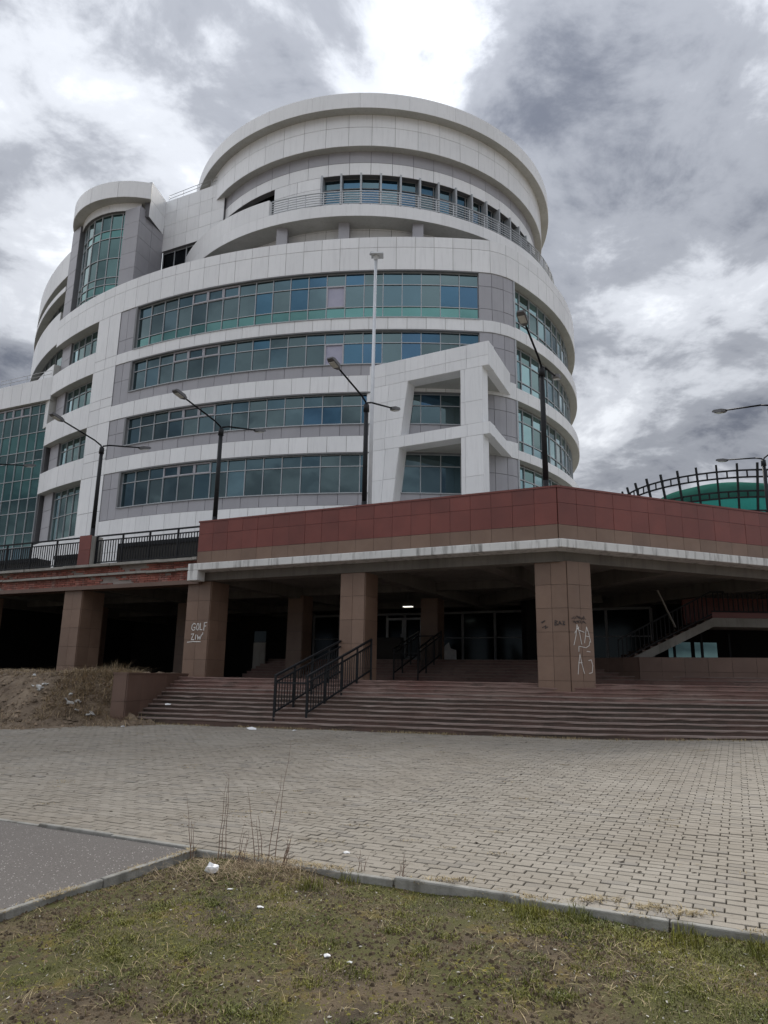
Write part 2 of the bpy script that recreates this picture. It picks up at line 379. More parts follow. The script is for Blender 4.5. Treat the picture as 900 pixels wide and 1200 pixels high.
# asphalt sheet
a0 = KC; a1 = KC+kd*9
A_pts = [(a0.x, a0.y), (a1.x, a1.y), (-24, a1.y), (rv*(-30)+nv*N0).to_2d()[:], ]
am = MB(); NXA = 1
am.add([(x, y, gz(x, y)-.006) for x, y in A_pts], [(0, 3, 2, 1)])
tag(am.build('asphalt_road', MT['asphalt']), kind='structure')
# kerbs
kerb_o = tag(MB().add([(KC.x, KC.y, gz(KC.x, KC.y)-.25), (KC.x+.05, KC.y, gz(KC.x, KC.y)-.25), (KC.x, KC.y+.05, gz(KC.x, KC.y)-.25)], [(0, 1, 2)]).build('kerb', MT['kerb']), kind='structure')
def kerb_run(p, d, side, length, wd=.055):
    q = p.copy(); t = 0
    while t < length:
        L_ = 1.0; m = MB(); a = p+d*(t+.004); b = p+d*(t+L_-.004); dz = random.gauss(0, .007)
        def pt(c, s, z): u = c+side*s; return (u.x, u.y, gz(u.x, u.y)+z+dz)
        m.hexa([pt(a, 0, -.25), pt(b, 0, -.25), pt(b, wd, -.25), pt(a, wd, -.25), pt(a, 0, .006), pt(b, 0, .006), pt(b, wd, .006), pt(a, wd, .006)])
        k = m.build('kerb_stone', MT['kerb'], kerb_o)
        bv = k.modifiers.new('b', 'BEVEL'); bv.width = random.uniform(.008, .016); bv.segments = 2
        t += L_
kerb_run(KC-nv*.002, rv, nv*1.0, 14)
kerb_run(KC, kd, Vector((-kd.y, kd.x, 0)), 8)
kerb_run(KC-rv*.004, -rv, nv*1.0, 12, .055)
# lawn
def lawn_z(x, y):
    n = nv.x*x+nv.y*y
    edge = min(1, max(0, (N0-n)/.8))
    return gz(x, y)-.036-.018*edge+.022*math.sin(x*2.1+y*1.3)*math.sin(y*1.9-x)+.012*math.sin(x*6.3)*math.sin(y*5.1+1)
def in_lawn(x, y):
    n = nv.x*x+nv.y*y
    c = kd.x*(y-KC.y)-kd.y*(x-KC.x)
    return n < N0-.01 and c > .02
lm = MB(); GX, GY = 90, 70; x0, x1, y0, y1 = -4.8, 9, -3, 8.2; idx = {}
for j in range(GY+1):
    for i in range(GX+1):
        x = x0+(x1-x0)*i/GX; y = y0+(y1-y0)*j/GY
        idx[i, j] = len(lm.v); lm.v.append((x, y, lawn_z(x, y)))
for j in range(GY):
    for i in range(GX):
        x = x0+(x1-x0)*(i+.5)/GX; y = y0+(y1-y0)*(j+.5)/GY
        n = nv.x*x+nv.y*y; c = kd.x*(y-KC.y)-kd.y*(x-KC.x)
        if n < N0+.10 and c > -.12: lm.f.append((idx[i, j], idx[i+1, j], idx[i+1, j+1], idx[i, j+1]))
tag(lm.build('lawn', MT['lawn'], smooth=True), kind='structure')

# ------------------------------------------------------------------ podium: terrace on pillars with the entrance under it
K = Vector((4.52, 18.0, 0)); PR = R(21.2)
rr = Vector((math.cos(PR), math.sin(PR), 0)); nr = Vector((-math.sin(PR), math.cos(PR), 0))  # right wing direction and inward normal
def Lp(t, n, z=0): p = K+rv*t+nv*n; return Vector((p.x, p.y, z))       # left wing: t<0 to the left, n inward
def Rp(t, n, z=0): p = K+rr*t+nr*n; return Vector((p.x, p.y, z))
def mit(n):  # miter point of both faces offset inward by n
    # solve nv.(P-K)=n, nr.(P-K)=n
    det = nv.x*nr.y-nv.y*nr.x
    return Vector((K.x+(n*nr.y-nv.y*n)/det, K.y+(nv.x*n-n*nr.x)/det, 0))
TL, TR, TLL = 11.9, 16.0, 30.0
podium = empty('terrace_podium', (K.x, K.y, 1.6), 'red and brown tiled terrace podium on pillars over a dark entrance', 'podium')
def quad_tiles(kind, q, us, vs, mat, parent, gap=.008, th=.03, scope='podium', jit=.002):
    """q = bottom-left, bottom-right, top-right, top-left seen from outside; tiles stand proud of it by th"""
    bl, br, tr, tl = map(Vector, q)
    nn = (br-bl).cross(tl-bl).normalized()
    def P(u, v): return (bl*(1-u)+br*u)*(1-v)+(tl*(1-u)+tr*u)*v
    W = (br-bl).length; H = (tl-bl).length
    for i in range(len(us)-1):
        for j in range(len(vs)-1):
            gu, gv = gap/2/W, gap/2/H
            u0, u1, v0, v1 = us[i]+gu, us[i+1]-gu, vs[j]+gv, vs[j+1]-gv
            if u1 <= u0 or v1 <= v0: continue
            o = nn*(th+random.gauss(0, jit)); cs = [P(u0, v0), P(u1, v0), P(u1, v1), P(u0, v1)]
            mt = mat(j, i) if callable(mat) else mat
            piece(kind, MB().hexa([cs[0]+nn*.0, cs[1]+nn*.0, cs[1]+o, cs[0]+o, cs[3], cs[2], cs[2]+o, cs[3]+o]), mt, parent, scope)
def lin(n): return [i/n for i in range(n+1)]
ZT, ZB, ZL = 6.64, 5.20, 4.97
# fascia parapet walls (two wings) with tiles
fw = MB(); m1, m2 = mit(.03), mit(.38)
l1, l2 = Lp(-TL, .03), Lp(-TL, .38); r1, r2 = Rp(TR, .03), Rp(TR, .38)
fw.prism([l1[:2], m1[:2], m2[:2], l2[:2]], ZB, ZT-.02); fw.prism([m1[:2], r1[:2], r2[:2], m2[:2]], ZB, ZT-.02)
fascia = fw.build('fascia_wall', MT['grout'], podium)
zv = [0, .43/1.44, (.43+.585)/1.44, 1]
fm = lambda j, i: MT['brown'] if j == 0 else MT['red']
quad_tiles('fascia_tile', [Lp(-TL, .03, ZB), Vector((*mit(.03)[:2], ZB)), Vector((*mit(.03)[:2], ZT)), Lp(-TL, .03, ZT)], lin(20), zv, fm, fascia)
quad_tiles('fascia_tile', [Vector((*mit(.03)[:2], ZB)), Rp(TR, .03, ZB), Rp(TR, .03, ZT), Vector((*mit(.03)[:2], ZT))], lin(27), zv, fm, fascia)
quad_tiles('fascia_tile', [Lp(-TL, .38, ZB), Lp(-TL, .03, ZB), Lp(-TL, .03, ZT), Lp(-TL, .38, ZT)], lin(1), zv, fm, fascia)
cap = MB(); c1, c2 = mit(-.02), mit(.42)
cap.prism([Lp(-TL-.03, -.02)[:2], c1[:2], c2[:2], Lp(-TL-.03, .42)[:2]], ZT-.02, ZT+.03); cap.prism([c1[:2], Rp(TR, -.02)[:2], Rp(TR, .42)[:2], c2[:2]], ZT-.019, ZT+.031)
cap.build('coping', MT['red'], podium)
# projecting white ledge
lg = MB(); e1, e2 = mit(-.28), mit(.5)
lg.prism([Lp(-TL-.12, -.28)[:2], e1[:2], e2[:2], Lp(-TL-.12, .5)[:2]], ZL, ZB-.004); lg.prism([e1[:2], Rp(TR, -.28)[:2], Rp(TR, .5)[:2], e2[:2]], ZL+.001, ZB-.003)
lg.prism([Lp(-TL-.12, -.28)[:2], Lp(-TL+.30, -.28)[:2], Lp(-TL+.30, .1)[:2], Lp(-TL-.12, .1)[:2]], ZL-.33, ZL-.001)
lo = lg.build('ledge', MT['ledge'], podium); bv = lo.modifiers.new('b', 'BEVEL'); bv.width = .02; bv.segments = 2
# edge beam below the ledge
eb = MB(); b1, b2 = mit(.28), mit(.75)
eb.prism([Lp(-TL, .28)[:2], b1[:2], b2[:2], Lp(-TL, .75)[:2]], 4.70, ZL-.002); eb.prism([b1[:2], Rp(TR, .28)[:2], Rp(TR, .75)[:2], b2[:2]], 4.701, ZL-.003)
eb.build('edge_beam', MT['beam'], podium)
# deck slab, from the fascia back under the building
dk = MB(); d1 = mit(.4)
dk.prism([Lp(-TLL, .4)[:2], d1[:2], Rp(TR+8, .4)[:2], (30, 60), (-36, 66)], 5.15, 5.44)
dk.build('deck_slab', MT['conc'], podium)
# ribs under the deck, running inwards from the pillars
for t in (-28.5, -23.2, -17.9, -12.0, -6.2, -2.2):
    b = MB(); a_ = Lp(t-.22, .75); b_ = Lp(t+.22, .75); c_ = Lp(t+.22, 22); d_ = Lp(t-.22, 22)
    b.prism([a_[:2], b_[:2], c_[:2], d_[:2]], 4.72, 5.148); b.build('ceiling_beam', MT['beam'], podium)
for t in (4.5, 9.5):
    b = MB(); b.prism([Rp(t-.22, .75)[:2], Rp(t+.22, .75)[:2], Rp(t+.22, 12)[:2], Rp(t-.22, 12)[:2]], 4.72, 5.148); b.build('ceiling_beam', MT['beam'], podium)
for n_ in (6.4, 12.5):
    b = MB(); b.prism([Lp(-29, n_)[:2], Lp(-1, n_)[:2], Lp(-1, n_+.4)[:2], Lp(-29, n_+.4)[:2]], 4.85, 5.147); b.build('ceiling_beam', MT['beam'], podium)

# left part of the terrace edge: decayed brick with two concrete string courses
bw = empty('brick_edge', (0, 0, 0)); bw.parent = podium; bw.location = -wloc(podium)
core = MB(); core.prism([Lp(-TLL, .36)[:2], Lp(-TL-.13, .36)[:2], Lp(-TL-.13, .75)[:2], Lp(-TLL, .75)[:2]], 4.74, 5.42)
core.build('mortar_wall', MT['mortar'], bw)
bk = MB(); zrow = 4.745; j = 0
while zrow < 5.40:
    t = -TLL+(.13 if j % 2 else 0)
    while t < -TL-.3:
        hide = math.sin(t*1.9+j*.7)+math.sin(t*.83+2)+random.uniform(-.9, .9)
        if hide < 1.15:
            pr = .35-random.uniform(.0, .018)-(.0 if hide < .7 else -.012)
            a_, b_ = Lp(t+.006, pr-.02), Lp(t+.244, pr-.02); c_, d_ = Lp(t+.244, .37), Lp(t+.006, .37)
            bk.prism([a_[:2], b_[:2], c_[:2], d_[:2]], zrow+.005, zrow+.066)
        t += .255
    zrow += .0745; j += 1
o = bk.build('brickwork', MT['brick'], bw); o['kind'] = 'stuff'
for z0_, z1_, pr in ((5.08, 5.155, .20), (5.41, 5.50, .12)):
    t = -TLL; k = 0
    while t < -TL-.15:
        L_ = min(random.uniform(1.2, 2.4), -TL-.14-t); mb = MB(); dz = random.gauss(0, .007); dp = random.gauss(0, .012)
        mb.prism([Lp(t+.008, pr+dp)[:2], Lp(t+L_-.008, pr+dp)[:2], Lp(t+L_-.008, .74)[:2], Lp(t+.008, .74)[:2]], z0_+dz, z1_+dz)
        mb.build('string_course', MT['conc'], bw); t += L_
mb = MB(); mb.prism([Lp(-TLL, .18)[:2], Lp(-TL-.02, .18)[:2], Lp(-TL-.02, .76)[:2], Lp(-TLL, .76)[:2]], 4.60, 4.739); mb.build('lintel_strip', MT['brownwall'], bw)

# pillars
def pillar(corners, z0, z1, parent, mat, nrow, splits, scope='podium'):
    """corners: plan polygon counter-clockwise; tiles on each listed face"""
    pc = MB(); pc.prism([c[:2] for c in corners], z0, z1); po = pc.build('pillar', MT['grout'], parent)
    n = len(corners)
    for i in range(n):
        if splits[i] == 0: continue
        a, b = corners[i], corners[(i+1) % n]
        va, vb = Vector((a[0], a[1], z0)), Vector((b[0], b[1], z0)); up = Vector((0, 0, z1-z0))
        vs_ = [0, .55/nrow]+[(.55+q)/(nrow-.45+.0) for q in range(1, nrow)]
        vs_ = [0]+[min(1, (.5+q)/(nrow-.5)) for q in range(nrow)]
        quad_tiles('pillar_tile', [va, vb, vb+up, va+up], lin(splits[i]), vs_, mat, po, gap=.008, th=.024, scope=scope)
    return po
# corner pillar with a bent front
cp = [q_+rv*.26 for q_ in (Lp(-1.0, .42), mit(.42), Rp(.92, .42), Rp(.70, 1.25), mit(1.35), Lp(-.75, 1.25))]
corner_pillar = pillar(cp, 1.36, 4.72, podium, MT['brown'], 6, (2, 2, 2, 0, 0, 2))
def sq(t, n, s=.8, d=.8): return [Lp(t-s/2, n), Lp(t+s/2, n), Lp(t+s/2, n+d), Lp(t-s/2, n+d)]
mid_pillar = pillar(sq(-6.2, .36), 1.58, 4.70, podium, MT['brown'], 5, (2, 1, 0, 1))
left_pillar = pillar(sq(-12.0, .36, .96, .9), 1.2, 4.68, podium, MT['brown'], 6, (2, 2, 0, 1))
far_pillar = pillar(sq(-17.9, .36, .9, 1.0), .9, 4.60, podium, MT['brown'], 6, (2, 2, 0, 1))
pillar(sq(-23.6, .36, .9, 1.0), .9, 4.60, podium, MT['brown'], 6, (2, 2, 0, 1))
for t, n_, z_ in ((-12.0, 6.2, 1.58), (-17.8, 6.2, 1.3), (-7.2, 8.7, 2.3), (-23.5, 6.2, 1.3)):
    pillar(sq(t, n_, .7, .7), z_, 4.84, podium, MT['brown'], 5, (1, 1, 0, 1))
pillar([Rp(1.5, 2.6), Rp(2.1, 2.6), Rp(2.1, 3.2), Rp(1.5, 3.2)], 1.58, 5.14, podium, MT['brown'], 5, (1, 1, 0, 1))
# graffiti: painted strokes on the pillar faces
def strokes(lines, org, du, dv, wdt, mat, parent, name='graffiti', off=.034):
    m = MB(); du, dv = Vector(du).normalized(), Vector(dv).normalized(); nn = du.cross(dv).normalized()
    for ln in lines:
        for (a, b), (c, d) in zip(ln[:-1], ln[1:]):
            p, q = Vector(org)+du*a+dv*b, Vector(org)+du*c+dv*d
            e = (q-p); s = nn.cross(e).normalized()*wdt/2; e = e.normalized()*wdt*.35; o_ = nn*off; th = nn*.0025
            m.add([p-e-s+o_, q+e-s+o_, q+e+s+o_, p-e+s+o_, p-e-s+o_+th, q+e-s+o_+th, q+e+s+o_+th, p-e+s+o_+th], [(0, 1, 2, 3), (4, 5, 6, 7), (0, 1, 5, 4), (1, 2, 6, 5), (2, 3, 7, 6), (3, 0, 4, 7)])
    return m.build(name, mat, parent)
Z_ = (0, 0, 1)
# GOLF / ZIW' on the left pillar
G = [[(.17, .20), (.10, .235), (.03, .16), (.02, .06), (.09, .0), (.16, .03), (.165, .10), (.11, .10)],
     [(.24, .02), (.22, .12), (.25, .22), (.31, .21), (.33, .10), (.29, .01), (.24, .02)],
     [(.38, .23), (.375, .02), (.46, .02)], [(.53, .0), (.535, .24), (.64, .25)], [(.535, .13), (.61, .14)]]
G += [[(.02, -.12), (.13, -.11), (.03, -.30), (.15, -.30)], [(.22, -.14), (.21, -.29)], [(.29, -.16), (.31, -.29), (.36, -.2), (.40, -.29), (.45, -.14)], [(.50, -.08), (.49, -.14)], [(-.12, -.38), (.10, -.36), (.42, -.365)]]
strokes(G, Lp(-12.0-.21, .36, 3.08), rv, Z_, .026, MT['chalk'], left_pillar)
# white letters and black tags on the corner pillar
q0 = Vector((*(mit(.42)+rv*.26)[:2], 0))
AA = [[(.03, .0), (.10, .22), (.15, .52), (.22, .30), (.27, .02)], [(.07, .30), (.17, .44)], [(.14, .42), (.19, .40), (.20, .46)], [(.20, .38), (.36, .33)],
      [(.36, .06), (.44, .47)], [(.44, .47), (.50, .30), (.55, .08)], [(.40, .24), (.52, .22)], [(.22, -.03), (.40, -.06), (.50, .0), (.52, .10)],
      [(.17, -.16), (.18, -.03), (.27, -.04)], [(.12, -.72), (.16, -.42), (.20, -.22), (.24, -.44), (.31, -.70)], [(.15, -.44), (.26, -.44)],
      [(.42, -.15), (.52, -.16)], [(.46, -.38), (.54, -.36), (.58, -.5), (.55, -.68), (.46, -.70)]]
strokes(AA, q0+rr*.08+Vector((0, 0, 2.56)), rr, Z_, .014, MT['chalk'], corner_pillar)
sc_ = []
for k, (u0, w_, z0) in enumerate(((.02, .40, .32), (.05, .36, .22))):
    x = u0
    while x < u0+w_: sc_.append([(x, z0+random.uniform(-.03, .05)), (x+.02, z0+random.uniform(-.04, .07)), (x+.045, z0+random.uniform(-.03, .05))]); x += .035
strokes(sc_, q0+rr*.06+Vector((0, 0, 2.92)), rr, Z_, .014, MT['marker'], corner_pillar)
TGS = [[(.10, .22), (.20, .26), (.12, .20)], [(.12, .08), (.22, .13), (.20, .06), (.27, .10)], [(.45, .14), (.46, .26), (.52, .24), (.47, .20), (.53, .15), (.46, .14)], [(.55, .16), (.58, .24), (.62, .16), (.57, .19)], [(.65, .24), (.70, .22), (.66, .18), (.71, .15), (.65, .14)]]
strokes(TGS, Lp(-.72, .42, 2.92), rv, Z_, .018, MT['marker'], corner_pillar)

# back of the undercroft: dark walls, platform floor
fl = MB(); fl.prism([(-6.9, 23.4), (-6.0, 22.6), (4.7, 19.2), (22, 19.0), (24, 40), (-6.9, 40)], .2, 1.592)
fl.build('platform', MT['step'], podium)
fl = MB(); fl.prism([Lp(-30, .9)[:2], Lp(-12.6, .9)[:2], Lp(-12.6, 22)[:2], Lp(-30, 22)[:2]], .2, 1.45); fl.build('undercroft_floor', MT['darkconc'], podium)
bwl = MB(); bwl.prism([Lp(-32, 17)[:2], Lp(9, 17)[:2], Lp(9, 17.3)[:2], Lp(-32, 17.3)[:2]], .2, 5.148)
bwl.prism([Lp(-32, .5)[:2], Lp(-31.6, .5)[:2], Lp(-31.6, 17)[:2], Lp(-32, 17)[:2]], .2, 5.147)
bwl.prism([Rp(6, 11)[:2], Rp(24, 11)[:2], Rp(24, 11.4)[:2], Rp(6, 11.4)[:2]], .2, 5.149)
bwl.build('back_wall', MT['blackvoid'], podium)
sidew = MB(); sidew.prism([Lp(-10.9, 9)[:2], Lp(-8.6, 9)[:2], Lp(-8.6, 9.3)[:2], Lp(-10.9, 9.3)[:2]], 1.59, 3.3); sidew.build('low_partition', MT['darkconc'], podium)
# upper flight to the doors
UN = 24.4-nv.dot(K)   # inward distance of its first riser
for k in range(7):
    m = MB(); z1_ = 1.6+.108*(k+1)
    m.prism([Lp(-14.5+.0*k, UN+.3*k)[:2], Lp(8.4-.1*k, UN+.3*k)[:2], Lp(8.4-.1*k, UN+.3*k+(.42 if k < 6 else 12))[:2], Lp(-14.5, UN+.3*k+(.42 if k < 6 else 12))[:2]], z1_-.2, z1_)
    uo = m.build('upper_step', MT['step'], podium)
    m = MB(); m.prism([Lp(-14.5, UN+.3*k-.02)[:2], Lp(8.42-.1*k, UN+.3*k-.02)[:2], Lp(8.42-.1*k, UN+.3*k+.28)[:2], Lp(-14.5, UN+.3*k+.28)[:2]], z1_+.002, z1_+.024); m.build('tread', MT['tread'], uo)
# glazed entrance screen
ent = empty('glazed_entrance', Lp(-1, 13.4, 2.36), 'dark glazed entrance with framed double door behind the upper steps', 'entrance')
fr = MB(); tpos = [-15.5, -14.0, -12.6, -11.35, -10.4, -9.45, -8.55, -7.45, -5.9, -4.3, -2.7, -1.0, .8]
for t in tpos: fr.box(Lp(t, 13.4, 3.5), (.11, .12, 2.3), -PH)
for a_, b_ in zip(tpos[:-1], tpos[1:]):
    fr.bar(Lp(a_, 13.4, 4.66), Lp(b_, 13.4, 4.66), .12, .1); fr.bar(Lp(a_, 13.4, 2.40), Lp(b_, 13.4, 2.40), .12, .08)
    if not -11.5 < a_ < -9.6: fr.bar(Lp(a_, 13.4, 3.5), Lp(b_, 13.4, 3.5), .06, .05)
    pn = MB(); pn.prism([Lp(a_+.06, 13.38)[:2], Lp(b_-.06, 13.38)[:2], Lp(b_-.06, 13.41)[:2], Lp(a_+.06, 13.41)[:2]], 2.46, 4.6); pn.build('pane', MT['darkglass'], ent)
fr.build('screen_frame', MT['dkframe'], ent)
for a_ in (-11.33, -10.38):
    df = MB(); w_ = .93
    for q in (a_+.05, a_+w_-.05): df.box(Lp(q, 13.28, 3.42), (.10, .07, 2.0), -PH)
    df.bar(Lp(a_, 13.28, 4.42), Lp(a_+w_, 13.28, 4.42), .07, .1); df.bar(Lp(a_, 13.28, 2.55), Lp(a_+w_, 13.28, 2.55), .07, .22)
    dd = df.build('door', MT['alu'], ent); MB().tube(Lp(a_+.82, 13.2, 3.2), Lp(a_+.82, 13.2, 3.7), .018).build('handle', MT['steel'], dd)
# lit fitting over the door
lf = empty('ceiling_light', Lp(-8.46, 9.4, 5.1), 'small lit ceiling lamp over the entrance door', 'lamp')
MB().box(Lp(-8.46, 9.4, 4.65), (.42, .2, .08), -PH).build('housing', MT['lampgrey'], lf)
MB().tube(Lp(-8.46, 9.4, 4.69), Lp(-8.46, 9.4, 5.15), .03).build('stem', MT['lampgrey'], lf)
em, et, eb_ = mat_base('lit_diffuser'); eb_.inputs['Emission Color'].default_value = (1, .97, .85, 1); eb_.inputs['Emission Strength'].default_value = .5
MB().box(Lp(-8.46, 9.4, 4.595), (.40, .18, .03), -PH).build('diffuser', em, lf)

for t_, n_, lab in ((-14.6, 7.5, 'pale tall narrow door panel in the dark undercroft left of the staircase'),):
    dp_ = empty('tall_door_panel', Lp(t_, n_, 1.45), lab, 'door panel'); MB().box(Lp(t_, n_, 2.3), (.62, .06, 1.5), -PH).build('leaf', MT['conc'], dp_); MB().box(Lp(t_, n_+.02, 3.3), (.62, .04, .46), -PH).build('transom', MT['darkglass'], dp_)  # narrow door panel: a pale leaf with a transom above
# right: low tiled wall and inner stair
lw = [Vector((6.95, 25.4, 0)), Vector((8.3, 23.35, 0)), Vector((14.0, 21.2, 0)), Vector((22, 18.2, 0))]
lwall = empty('low_wall', (lw[1].x, lw[1].y, 1.6), 'low brown tiled wall beside the steps under the right wing', 'wall')
for a_, b_ in zip(lw[:-1], lw[1:]):
    d_ = (b_-a_).normalized(); s_ = Vector((-d_.y, d_.x, 0))
    m = MB(); m.prism([a_[:2], b_[:2], (b_+s_*.3)[:2], (a_+s_*.3)[:2]], 1.4, 2.44); wo = m.build('wall_core', MT['grout'], lwall)
    L_ = (b_-a_).length
    quad_tiles('wall_tile', [(*a_[:2], 1.5), (*b_[:2], 1.5), (*b_[:2], 2.44), (*a_[:2], 2.44)], lin(max(2, round(L_/.66))), [0, .52, 1], MT['brownwall'], wo, scope='lowwall')
ist = empty('inner_staircase', (11.5, 25, 1.6), 'dark inner staircase with black railing rising to the right behind low wall', 'staircase')
sx0, sx1, sy = 8.1, 11.4, 24.7
for k in range(12):
    a = k/12; x = sx0+(sx1-sx0)*a; MB().box((x+.15, sy+.7, 2.2+1.55*a+.07), (.32, 1.4, .14)).build('step', MT['brownwall'], ist)
st = MB()
st.add([(sx0, sy-.06, 1.95), (sx1, sy-.06, 3.55), (sx1, sy-.06, 3.85), (sx0, sy-.06, 2.25), (sx0, sy, 1.95), (sx1, sy, 3.55), (sx1, sy, 3.85), (sx0, sy, 2.25)], [(0, 1, 2, 3), (7, 6, 5, 4), (0, 4, 5, 1), (3, 2, 6, 7), (1, 5, 6, 2), (0, 3, 7, 4)])
st.build('stringer', MT['conc'], ist)
MB().box((15.4, sy+.7, 3.7), (8.0, 1.5, .3)).build('landing', MT['conc'], ist)
MB().box((15.4, sy+2.4, 4.3), (8.0, .2, 1.0)).build('landing_wall', MT['red'], ist)
MB().box((15.4, sy+.02, 3.95), (8.0, .06, .18)).build('landing_upstand', MT['red'], ist)
rl = MB(); rl.bar((sx0, sy, 3.05), (sx1, sy, 4.75), .06, .05); rl.bar((sx0, sy, 2.35), (sx1, sy, 3.98), .04, .04); rl.bar((sx1, sy, 4.75), (20, sy, 4.75), .06, .05); rl.bar((sx1, sy, 4.08), (20, sy, 4.08), .04, .04)
rl.build('handrail', MT['black'], ist)
for k in range(22): x = sx0+(sx1-sx0)*k/22; z = 2.35+1.63*k/22; MB().box((x, sy, z+.36), (.03, .03, .72)).build('baluster', MT['black'], ist)
for k in range(44): MB().box((sx1+.1+k*.17, sy, 4.41), (.03, .03, .66)).build('baluster', MT['black'], ist)
lp = MB(); lp.bar((9.45, sy-.3, 4.75), (10.0, sy-.25, 3.5), .08, .03); tag(lp.build('leaning_board', MT['conc']), 'pale board leaning against the inner staircase', 'board')
bwin = empty('basement_window', (13, 27.5, 2.4), 'pale blue lit window low behind the inner staircase', 'window')
for x in (11.3, 12.3): MB().box((x, 27.4, 2.85), (.85, .04, .6)).build('pane', MT['glassteal'], bwin)
fr = MB()
for x in (11.1, 12.15, 13.2): fr.box((x, 27.38, 3.0), (.08, .08, 1.0))
fr.build('frame', MT['black'], bwin)

# ------------------------------------------------------------------ lower stair
stair = empty('entrance_staircase', (0, 18, .48), 'wide worn red granite staircase rising from the paved plaza', 'staircase')
RIS = (1.6-.48)/11; TRD = .30
sa = R(18.0); nl = Vector((math.sin(sa), math.cos(sa), 0)); sb = R(2.0); nr2 = Vector((math.sin(sb), math.cos(sb), 0))
cl, crr = nl.dot(Vector((4.56, 15.62, 0))), nr2.dot(Vector((4.56, 15.62, 0)))
def stair_line(k, ext=0):
    a, b = cl+TRD*k-ext, crr+TRD*k-ext; det = nl.x*nr2.y-nl.y*nr2.x
    bend = Vector(((a*nr2.y-nl.y*b)/det, (nl.x*b-a*nr2.x)/det, 0))
    xl, xr = -6.75+.028*k, 22.0
    L0 = Vector((xl, (a-nl.x*xl)/nl.y, 0)); R0 = Vector((xr, (b-nr2.x*xr)/nr2.y, 0))
    pts = []
    for i in range(37): pts.append(L0.lerp(bend, i/36))
    for i in range(1, 46): pts.append(bend.lerp(R0, i/45))
    return pts
for k in range(11):
    z1_ = .48+RIS*(k+1); f = stair_line(k); bk_ = stair_line(k+1, -.06)
    m = MB(); m.prism([p[:2] for p in f]+[p[:2] for p in reversed(bk_)], z1_-RIS-(.45 if k == 0 else .12), z1_-.032)
    so = m.build('step', MT['riser'] if k < 7 else MT['step'], stair)
    m = MB(); f2 = stair_line(k, .022); b2 = stair_line(k+1, .005)
    # worn, slightly wandering nosing
    n_ = len(f2); vsx = []
    for i in range(n_):
        dz = random.gauss(0, .006); q = f2[i]
        chip = .03 if random.random() < .07 else 0
        vsx += [(q.x, q.y+random.gauss(0, .005)+chip, z1_-.033+dz), (q.x, q.y+random.gauss(0, .003)+chip, z1_-.006+dz-chip*.3), (q.x, q.y+.012+chip, z1_+dz), (b2[i].x, b2[i].y, z1_+dz*.3), (b2[i].x, b2[i].y, z1_-.033)]
    fs = []
    for i in range(n_-1):
        for j in range(5): fs.append((i*5+j, (i+1)*5+j, (i+1)*5+(j+1) % 5, i*5+(j+1) % 5))
    m.add(vsx, fs); m.build('tread', MT['tread'] if k < 8 else MT['step'], so)
# cheek wall at the left end
ck = empty('cheek_wall', (-6.5, 20, .5), 'low brown tiled cheek wall at the left end of the staircase', 'wall')
cw = [Vector((-6.86, 18.75, 0)), Vector((-6.48, 18.62, 0)), Vector((-6.16, 23.2, 0)), Vector((-6.55, 23.3, 0))]
m = MB(); m.prism([p[:2] for p in cw], .2, 1.66); cko = m.build('wall_core', MT['grout'], ck)
for a_, b_, nsp in ((cw[0], cw[1], 1), (cw[1], cw[2], 5), (cw[3], cw[0], 5)):
    quad_tiles('wall_tile', [(*a_[:2], .25), (*b_[:2], .25), (*b_[:2], 1.66), (*a_[:2], 1.66)], lin(nsp), [0, .52, 1], MT['brownwall'], cko, scope='cheek', th=.02)
m = MB(); m.prism([(p+Vector((-.03 if i in (0, 3) else .03, -.03 if i < 2 else .03, 0)))[:2] for i, p in enumerate(cw)], 1.662, 1.70); m.build('wall_coping', MT['brownwall'], ck)

# ------------------------------------------------------------------ office building
BD = empty('office_building', (2, 46, 5.44), 'white curved office building with strip windows and a round top storey', 'building')
C1 = Vector((2.05, 79.2, 0)); R1 = 39.3; TH0 = R(-45.7); C2 = Vector((-6.77, 57.93, 0)); R2 = 22.5
# plan curve sampled densely, s = 0 at the left end of the bands
_pts = []
for i in range(0, 421): th = R(-88)+(R(6.6)-R(-88))*i/420; _pts.append((C1.x+R1*math.sin(th), C1.y-R1*math.cos(th)))
for i in range(0, 301): th = R(40.0)+(R(125)-R(40.0))*i/300; _pts.append((C2.x+R2*math.sin(th), C2.y-R2*math.cos(th)))
P_ = np.array(_pts)
def resample(P, step=.1):
    d = np.r_[0, np.cumsum(np.hypot(*np.diff(P, axis=0).T))]; s = np.arange(0, d[-1], step)
    return np.c_[np.interp(s, d, P[:, 0]), np.interp(s, d, P[:, 1])], s
P_, S_ = resample(P_)
for _ in range(14): P_[1:-1] = .25*P_[:-2]+.5*P_[1:-1]+.25*P_[2:]
T_ = np.gradient(P_, axis=0); T_ /= np.hypot(T_[:, 0], T_[:, 1])[:, None]
S_ = np.r_[0, np.cumsum(np.hypot(*np.diff(P_, axis=0).T))]-R1*(TH0-R(-88))
def cv(s, off=0.0):
    x, y = np.interp(s, S_, P_[:, 0]), np.interp(s, S_, P_[:, 1]); tx, ty = np.interp(s, S_, T_[:, 0]), np.interp(s, S_, T_[:, 1])
    l = math.hypot(tx, ty); return (x+ty/l*off, y-tx/l*off)
